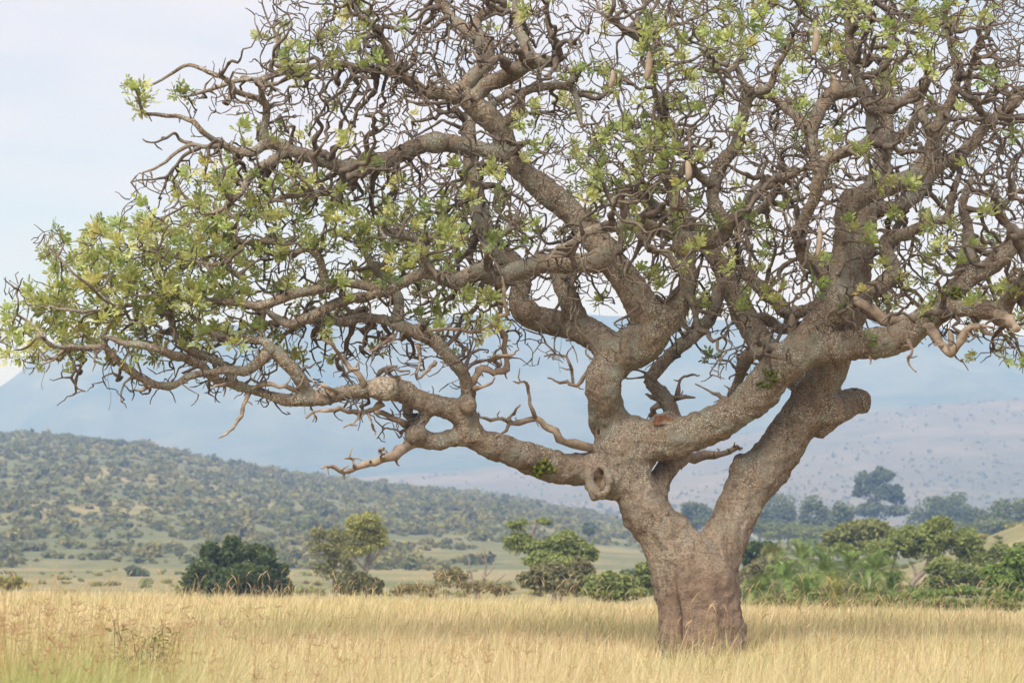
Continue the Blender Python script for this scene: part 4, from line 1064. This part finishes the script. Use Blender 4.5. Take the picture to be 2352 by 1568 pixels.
for k, (px, py, rx, ry, d, lab) in enumerate([(1700, 1208, 60, 22, 400, "low pale green thicket under the hazy trees, seen beside the trunk fork"), (1810, 1222, 70, 24, 380, "pale green thicket at the foot of the hazy domed tree"),
        (1890, 1226, 60, 22, 360, "pale thicket below the narrow hazy tree"), (1985, 1215, 70, 26, 420, "hazy thicket at the foot of the tall river tree"), (2090, 1222, 60, 26, 400, "hazy thicket between the tall river tree and the leaning tree"),
        (2180, 1226, 70, 24, 390, "hazy thicket below the wide hazy tree"), (2290, 1212, 60, 26, 400, "hazy thicket just above the yellow rise")]):
    plant("river_thicket", lab, "bush", d, px, [(px, py, rx, ry), (px - rx * .5, py + ry * .3, rx * .6, ry * .7), (px + rx * .55, py + ry * .2, rx * .6, ry * .8)], 2400, 0.26, ((0.10, 0.135, 0.065), (0.16, 0.19, 0.095)),
          [[(px, py + ry * 1.6, 6), (px, py, 4)]], 140 + k, 7, group="thickets by the river")
# pale scrub on the flat before the river trees, and the few small bushes on the left
for k, (px, py, rx, ry, d, lab, c) in enumerate([(20, 1340, 36, 16, 120, "small yellow-green bush at the left edge above the grass", YG), (312, 1320, 26, 20, 300, "single dark bush on the open ground left of the dark rounded bush", HZ),
        (418, 1362, 14, 12, 112, "tiny brown-green shrub at the left foot of the dark rounded bush", GG),
        (1350, 1215, 16, 14, 420, "lone small tree on the bare slope left of the big trunk", HZ), (1450, 1320, 26, 14, 250, "hazy grey bush beside the left outline of the big trunk", HZ)]):
    plant("small_bush", lab, "bush", d, px, [(px, py, rx, ry), (px + rx * .4, py + ry * .4, rx * .6, ry * .6)], 900, 0.0011 * d + 0.02, c, [[(px, py + ry * 2.0, 5), (px, py + ry * .3, 3)]], 60 + k, 6)

# wild date palms
M_PALM = leaf_material("palm_frond", 0.3, 0.5, 0.3)
def palm(px, py, d, nf, Lf, label, seed, c0):
    r = np.random.default_rng(seed); base0 = W(px, py, d); bx = base0[0]; base = np.array((bx, d, gz(bx, d)))
    root = empty("date_palm", base, label, "palm", "wild date palms in the clump")
    b = Bag(); hgt = base0[2] - base[2]
    if hgt < 0.3: base0[2] = base[2] + 0.3; hgt = 0.3
    pts = np.array([base + (base0 - base) * t + np.array((0.08 * math.sin(t * 3 + seed), 0, 0)) for t in np.linspace(0, 1, 7)])
    tube(b, pts, np.linspace(0.13, 0.09, 7), 8, wob=0.12); obj("trunk", b.mesh("trunk", M_GREYBARK, True, base), root)
    for k in range(nf):
        a = k * 2.399 + r.normal() * 0.2; el = math.radians(r.uniform(35, 86) if k < nf * .75 else r.uniform(-15, 30)); L_ = Lf * r.uniform(0.75, 1.1)
        d0 = np.array((math.cos(a) * math.cos(el), math.sin(a) * math.cos(el), math.sin(el)))
        n = 12; p = base0.copy(); dirv = d0.copy(); rach = [p.copy()]; dirs = [dirv.copy()]
        for q in range(n):
            dirv = dirv + np.array((0, 0, -0.10 - 0.036 * q)); dirv /= np.linalg.norm(dirv); p = p + dirv * L_ / n; rach.append(p.copy()); dirs.append(dirv.copy())
        fb = Bag(); cc = np.array(c0) * r.uniform(0.75, 1.25) * np.array((r.uniform(.9, 1.15), 1, 1))
        tube(fb, np.array(rach), np.linspace(0.014, 0.004, n + 1), 3, cap=False, col=cc * 1.2)
        V = []; Q_ = []
        for q in range(34):
            t = 0.12 + 0.88 * q / 33; f = t * n; i = min(int(f), n - 1); w = f - i
            p = rach[i] * (1 - w) + rach[i + 1] * w; dv = dirs[i]
            s = np.cross(dv, (0, 0, 1.0)); s /= max(np.linalg.norm(s), 1e-6); up = np.cross(s, dv)
            ll = 0.42 * math.sin(min(1, t * 1.15 + 0.12) * math.pi * 0.93) + 0.08
            for sg in (-1, 1):
                e = dv * 0.7 + s * sg * 0.55 + up * 0.10 + r.normal(size=3) * 0.07; e /= np.linalg.norm(e)
                m_ = p + e * ll * .55; tip = p + e * ll + np.array((0, 0, -0.22 * ll)); wv = dv * 0.026
                j = len(V); V += [p - wv * .6, m_ - wv, tip, m_ + wv]; Q_.append((j, j + 1, j + 2, j + 3))
        fb.add(np.array(V), [np.array(Q_)], cc)
        obj("frond", fb.mesh("frond", M_PALM, False, base), root)
PALMS = [(1842, 1292, 112, 16, 1.9, "tallest date palm at the back of the clump, fronds arching over the rest"), (1800, 1335, 104, 14, 1.6, "date palm at the clump's left shoulder beside the dry shrub"),
         (1895, 1318, 104, 16, 1.7, "date palm in the upper middle of the clump, below the tallest one"), (1950, 1312, 106, 16, 1.8, "date palm crowned with dense fronds right of the clump's middle"),
         (2010, 1318, 104, 15, 1.7, "rightmost of the upper date palms, against the thin second trunk"), (1745, 1362, 96, 12, 1.2, "small date palm closest to the big trunk's right side"),
         (1850, 1372, 96, 14, 1.5, "low date palm in front of the clump's left part"), (1925, 1375, 95, 14, 1.5, "low date palm with yellowed fronds in the clump's front middle"),
         (1995, 1372, 95, 14, 1.5, "low date palm in front of the clump's right part"), (2050, 1362, 98, 12, 1.4, "date palm at the clump's right end near the leaning trunk"),
         (1778, 1272, 125, 11, 0.9, "small pale date palm standing apart behind the clump's upper left")]
for k, (px, py, d, nf, Lf, lab) in enumerate(PALMS):
    palm(px, py, d, nf + 7, Lf, lab, 70 + k, (0.165, 0.235, 0.055) if k not in (7, 10) else (0.24, 0.255, 0.075))

# ------------------------------------------------------------------ shrubs on the hillside
def shrub_bag(seed, n, cols, size=0.34):
    r = np.random.default_rng(seed); b = Bag(); lob = []
    for q in range(5):
        a = r.uniform(0, 6.28); rr = r.uniform(0.1, 0.55)
        lob.append((np.array((math.cos(a) * rr, math.sin(a) * rr, r.uniform(0.25, 0.6))), np.array((.5, .5, .38)) * r.uniform(.7, 1.1), 1))
    leafy(b, lob, n, size, cols, r, 0.6); return b
SC = [((0.105, 0.12, 0.05), (0.165, 0.18, 0.07)), ((0.145, 0.15, 0.06), (0.21, 0.205, 0.08)), ((0.085, 0.105, 0.045), (0.145, 0.16, 0.06)), ((0.12, 0.13, 0.06), (0.18, 0.185, 0.08))]
hi = [shrub_bag(200 + k, 130, SC[k % 4], 0.2) for k in range(8)]
lo = [shrub_bag(230 + k, 22, SC[k % 4], 0.45) for k in range(8)]
hi_me = [b.mesh("hill_shrub", M_FOL) for b in hi]
cands = []
for _ in range(9400):
    d = 340 + 590 * rng.random() ** 0.85; u = rng.uniform(-0.26, 0.10)
    px = u * F + CX
    x = u * d
    nz = 0.6 * noise.noise(Vector((x * 0.022, d * 0.012, 1.7))) + 0.45 * noise.noise(Vector((x * 0.06, d * 0.04, 4.2)))
    t = (d - 340) / 590
    thr = -0.38 - 0.5 * t + 0.75 * max(0, (px - 800) / 700.0) * (1 - 0.9 * t)
    if d < 380: thr += 0.3
    if nz < thr: continue
    cands.append((x, d, (0.45 + 1.1 * rng.random() ** 1.8) * (1.7 if rng.random() < 0.08 else 1) ))
# a row along the ridge
for px in np.arange(-60, 1560, 13):
    if rng.random() < 0.75:
        d = rng.uniform(880, 905); cands.append(((px + rng.uniform(-6, 6) - CX) / F * d, d, rng.uniform(1.0, 2.1)))

vis = [c for c in cands if abs(c[0] / c[1]) < 0.2124]
vis.sort(key=lambda c: -c[2] / c[1])
big = set(id(c) for c in vis[:290])
stuffb = Bag()
for c in cands:
    x, d, s = c; z = gz(x, d) - 0.1; k = random.randrange(8); a = random.uniform(0, 6.28); sq = random.uniform(0.75, 1.2)
    if id(c) in big:
        o = obj("hill_shrub", hi_me[k], None, (x, d, z)); o.rotation_euler = (0, 0, a); o.scale = (s * 1.35, s * 1.35, s * 1.35 * sq)
        lab_, grp_ = (("rounded shrub standing on the skyline ridge of the left hill", "shrubs on the hill ridge") if d > 860 else
                      (("rounded shrub near the foot of the left hill, before the open ground", "shrubs at the foot of the hill") if d < 430 else
                       ("rounded bushy shrub among many alike on the slope of the left hill", "shrubs on the left hillside")))
        tag(o, lab_, "shrub", grp_)
    else:
        b = lo[k]; v = np.concatenate(b.v) * np.array((s, s, s * sq)) * 1.35; ca, sa = math.cos(a), math.sin(a)
        v = np.stack([v[:, 0] * ca - v[:, 1] * sa, v[:, 0] * sa + v[:, 1] * ca, v[:, 2]], 1) + np.array((x, d, z))
        stuffb.add(v, [np.concatenate(f) for f in b.f.values()], np.concatenate(b.c) * random.uniform(.8, 1.2))
tag(obj("shrubs", stuffb.mesh("shrubs", M_FOL)), "dense shrub cover over the hillside at the left", "shrubs", kind="stuff")
# dotted bushes of the far plain, scrub on the valley floor
dots = Bag(); tiny = [shrub_bag(260 + k, 14, SC[k % 4], 0.55) for k in range(5)]
for _ in range(5200):
    d = 1150 + 880 * rng.random(); u = rng.uniform(-0.10, 0.27); x = u * d
    if noise.noise(Vector((x * 0.006, d * 0.003, 9))) + 0.9 * noise.noise(Vector((x * 0.022, d * 0.012, 2))) < -0.2 + 0.45 * rng.random(): continue
    s = (0.6 + 1.6 * rng.random() ** 2.2) * (1.7 if rng.random() < 0.12 else 1); b = tiny[random.randrange(5)]
    dots.add(np.concatenate(b.v) * s + np.array((x, d, gz(x, d))), [np.concatenate(f) for f in b.f.values()], np.concatenate(b.c))
for _ in range(1500):
    d = rng.uniform(170, 345); u = rng.uniform(-0.25, 0.25); x = u * d; px = u * F + CX
    p = 0.34 if px < 1500 else 0.5
    if px > 1600 and d > 260: p = 0.95
    if noise.noise(Vector((x * 0.05, d * 0.03, 5))) < 0.0 and px < 1500: continue
    if rng.random() > p: continue
    s = rng.uniform(0.35, 0.9); b = lo[random.randrange(8)]
    dots.add(np.concatenate(b.v) * np.array((s, s, s * .8)) + np.array((x, d, gz(x, d) - .05)), [np.concatenate(f) for f in b.f.values()], np.concatenate(b.c) * 1.25)
tag(obj("distant_scrub", dots.mesh("distant_scrub", M_FOL)), "tiny dotted bushes over the far plain and valley floor", "scrub", kind="stuff")

# ------------------------------------------------------------------ grass of the field
def blades(n, d0, d1, hmin, hmax, width, colf, half=0.245, leanx=0.12, xr=None):
    d = np.sqrt(rng.uniform(d0 * d0, d1 * d1, n)); u = rng.uniform(-half, half, n) if xr is None else rng.uniform(xr[0], xr[1], n)
    x = u * d; z = terrain(x, d)
    patchn = 0.5 + 0.5 * np.sin(x * 0.9 + 1.3 * np.sin(d * 0.41)) * np.sin(d * 0.53 + 1.7 * np.sin(x * 0.37))
    clump = 0.5 + 0.5 * np.sin(x * 3.1 + 2.0 * np.sin(d * 1.7)) * np.sin(d * 2.3 + 1.5 * np.sin(x * 2.2 + 1.0))
    h = np.clip(1.78 - 0.050 * d, 0.46, 0.88) * rng.uniform(hmin, hmax, n) * (0.66 + 0.18 * patchn + 0.36 * clump)
    pxx = x / d * F + CX
    foot = np.exp(-((pxx - 1612) / 150.0) ** 2) * np.clip((d - 24.5) / 4, 0, 1) * np.clip((34 - d) / 2, 0, 1)
    h = h * (1 - 0.52 * foot) * np.where(rng.random(n) < 0.07, rng.uniform(1.2, 1.55, n), 1.0)
    az_ = rng.uniform(0, 2 * math.pi, n); lean = np.abs(rng.normal(0.0, 0.34, n)) + 0.05
    dx = np.cos(az_) * lean + leanx; dy = np.sin(az_) * lean
    wv = width * rng.uniform(0.6, 1.3, n); fa = rng.uniform(-0.6, 0.6, n); sx, sy = np.cos(fa) * wv * .5, np.sin(fa) * wv * .5
    B0 = np.stack([x, d, z - 0.02], 1)
    mid = B0 + np.stack([dx * h * .35, dy * h * .35, h * .58], 1)
    tip = B0 + np.stack([dx * h * 1.0, dy * h * 1.0, h * (1 - 0.25 * lean)], 1)
    S = np.stack([sx, sy, np.zeros(n)], 1)
    V = np.stack([B0 - S, B0 + S, mid + S * .8, mid - S * .8, tip], 1).reshape(-1, 3)
    b = np.arange(n)[:, None] * 5
    c0, c1 = colf(x, d, patchn, n)
    C = np.stack([c0, c0, (c0 + c1) / 2, (c0 + c1) / 2, c1], 1).reshape(-1, 3)
    return V, b + np.array([[0, 1, 2, 3]]), b + np.array([[3, 2, 4]]), C
def straw(x, d, pn, n):
    t = rng.random(n)[:, None]
    tip = np.array((0.71, 0.575, 0.42)) * (1 - t) + np.array((0.65, 0.53, 0.345)) * t
    g = np.clip(rng.normal(0.20, 0.22, n) + 0.45 * (pn - .5), 0, 1)[:, None]
    px = x / d * F + CX
    green = np.clip(1.35 - (px / 420.0), 0, 1) * np.clip((26.0 - d) / 5, 0, 1) * 1.6
    green = np.maximum(green, 0.55 * np.exp(-((px - 1640) / 160) ** 2 - ((d - 26.0) / 3.5) ** 2))
    g = np.clip(g + green[:, None] * rng.uniform(0.2, 1.1, n)[:, None], 0, 1)
    grn = np.array((0.27, 0.37, 0.11))
    br = rng.uniform(0.62, 1.28, n)[:, None]
    return (np.array((0.57, 0.465, 0.295)) * (1 - g) + grn * g) * br, (tip * (1 - 0.75 * g) + np.array((0.38, 0.42, 0.14)) * 0.75 * g) * br
gv, g4, g3, gc = [], [], [], []; off = 0
for args in [(66000, 13.0, 22, .60, 1.06, 0.0055, straw), (108000, 22, 34, .60, 1.12, 0.0075, straw), (84000, 34, 56, .60, 1.12, 0.012, straw),
             (16000, 14.5, 20.5, .85, 1.2, 0.005, straw, 0.245, 0.2, (-0.26, -0.12)),
             (13000, 13.0, 56, .60, 1.1, 0.014, straw, 0.245, 0.12, (-0.36, -0.245)), (13000, 13.0, 56, .60, 1.1, 0.014, straw, 0.245, 0.12, (0.245, 0.36))]:
    V, q, t, C = blades(*args); gv.append(V); gc.append(C); g4.append(q + off); g3.append(t + off); off += len(V)
tag(obj("grass", mesh_arrays("grass", np.concatenate(gv), [np.concatenate(g4), np.concatenate(g3)], M_GRASS, np.concatenate(gc))), "tall straw-coloured savannah grass covering the field", "grass", kind="stuff")
# taller stems with seed heads
sb = Bag()
def seed_stem(px, d, h, kind, r):
    x = (px - CX) / F * d; z = gz(x, d); lx = r.normal() * 0.08 + 0.06; ly = r.normal() * 0.08
    t = np.linspace(0, 1, 6); pts = np.stack([x + lx * h * t ** 1.7, d + ly * h * t ** 1.7, z + h * t], 1)
    c = np.array((0.50, 0.36, 0.16)) * r.uniform(.8, 1.2)
    tube(sb, pts, np.linspace(0.0030, 0.0018, 6), 3, cap=False, col=c)
    tip = pts[-1]; hc = np.array((0.40, 0.255, 0.15)) * r.uniform(.8, 1.3)
    if kind == 0:      # fingers spreading from one point
        a0 = r.uniform(0, 6.28)
        for k in range(r.integers(4, 7)):
            e = np.array((0.75 * math.cos(a0 + k * .9) + 0.4, 0.6 * math.sin(a0 + k * .9), r.uniform(0.05, 0.6))); e /= np.linalg.norm(e); L_ = r.uniform(0.06, 0.1)
            p = np.array([tip, tip + e * L_ * .5 + (0, 0, .004), tip + e * L_ - (0, 0, .008)]); tube(sb, p, np.array([.0016, .0025, .0008]), 3, cap=False, col=hc)
    elif kind == 1:    # drooping plume
        p = [tip]; sg_ = r.choice((-.6, 1.0, 1.0)); dr_ = r.uniform(0.0, 0.2); ln_ = r.uniform(.018, .036); e = np.array((0.25 * sg_, 0.1, 1.0))
        for k in range(6):
            e = e + np.array((sg_ * 0.10, 0.02, -dr_)); e /= np.linalg.norm(e); p.append(p[-1] + e * ln_)
        tube(sb, np.array(p), np.array([.002, .005, .007, .007, .006, .004, .0015]), 5, cap=False, col=np.array((0.54, 0.41, 0.25)) * r.uniform(.8, 1.2), wob=0.2)
    else:              # loose little panicle
        for k in range(7):
            p0 = pts[4] * (1 - k / 7) + tip * (k / 7); e = r.normal(size=3) * (0.7, 0.7, 0.3) + (0.1, 0, 0.5); e /= np.linalg.norm(e); L_ = r.uniform(.02, .05)
            tube(sb, np.array([p0, p0 + e * L_ * .6, p0 + e * L_]), np.array([.0008, .0028, .0008]), 3, cap=False, col=hc * 1.15)
r = np.random.default_rng(5)
for k in range(170): seed_stem(abs(r.normal(0, 330)) - 30, r.uniform(15, 21.5), r.uniform(0.85, 1.18), 0, r)
for k in range(30): seed_stem(abs(r.normal(0, 200)), r.uniform(15, 18), r.uniform(1.15, 1.5), 2, r)
for k in range(60): seed_stem(r.uniform(-50, 1300), r.uniform(15.5, 20), r.uniform(0.75, 0.95), 0, r)
for k in range(50): seed_stem(r.uniform(1700, 2380), r.uniform(36, 47), r.uniform(0.6, 0.98), 1, r)
for k in range(34): seed_stem(r.uniform(1700, 2380), r.uniform(29, 36), r.uniform(0.5, 0.85), 1, r)
for k in range(420): seed_stem(r.uniform(-20, 2380), r.uniform(38, 52), r.uniform(0.45, 0.86), 1 if k % 2 else 2, r)
for k in range(16): seed_stem(r.uniform(1540, 1700), r.uniform(29, 31), r.uniform(0.35, 0.85), 1 + k % 2, r)
for k in range(420):
    dq = r.uniform(15.5, 30); seed_stem(r.uniform(-30, 2380), dq, min(0.95, 1.85 - 0.048 * dq) * r.uniform(0.85, 1.2), 2, r)
tag(obj("seed_heads", sb.mesh("seed_heads", M_GRASS)), "brown grass seed heads rising above the field", "grass", kind="stuff")

# leafy herb in the grass at the left, weeds at the foot of the trunk
def herb(name, label, px0, px1, py0, py1, d, n, cols, lw, seed, cat="plant"):
    r = np.random.default_rng(seed); xc = ((px0 + px1) / 2 - CX) / F * d; base = np.array((xc, d, gz(xc, d)))
    root = empty(name, base, label, cat); st = Bag(); lf = Bag()
    for k in range(n):
        tip = W(r.uniform(px0, px1), r.uniform(py0, py1), d + r.uniform(-.5, .5))
        b0 = np.array((xc * .6 + tip[0] * .4 + r.normal() * .05, d + r.normal() * .15, base[2])); t = np.linspace(0, 1, 6)[:, None]
        pts = b0 * (1 - t) + tip * t; pts[:, 0] += 0.05 * np.sin(t[:, 0] * 4 + k)
        tube(st, pts, np.linspace(.006, .003, 6), 4, cap=False)
        for q in range(9):
            f = r.uniform(0.55, 1.0); p = b0 * (1 - f) + tip * f; e = r.normal(size=3); e[2] = abs(e[2]) * .4; e /= np.linalg.norm(e)
            leaflet(lf, p, e, np.array((0.05, -0.3, 1.0)) + r.normal(size=3) * .4, lw * r.uniform(1.1, 1.7), lw * r.uniform(.6, .9), np.array(cols[0]) * (1 - q / 9) + np.array(cols[1]) * (q / 9))
    obj("stem", st.mesh("stem", M_TWIG, True, base), root); tag(obj("foliage", lf.mesh("leaves", M_LEAF, False, base), root), kind="stuff")
herb("leafy_herb", "leafy green herb poking out of the dry grass at the lower left", 252, 405, 1418, 1482, 22.0, 20, ((0.13, 0.16, 0.05), (0.22, 0.22, 0.08)), 0.05, 91)
herb("trunk_weed", "grey-green weed growing at the left foot of the big trunk", 1505, 1590, 1445, 1510, 30.6, 22, ((0.2, 0.22, 0.12), (0.28, 0.28, 0.15)), 0.03, 92)
herb("green_weed", "small fresh green weed in the grass left of the trunk foot", 1440, 1540, 1490, 1568, 26.0, 16, ((0.19, 0.25, 0.07), (0.3, 0.32, 0.1)), 0.03, 93)
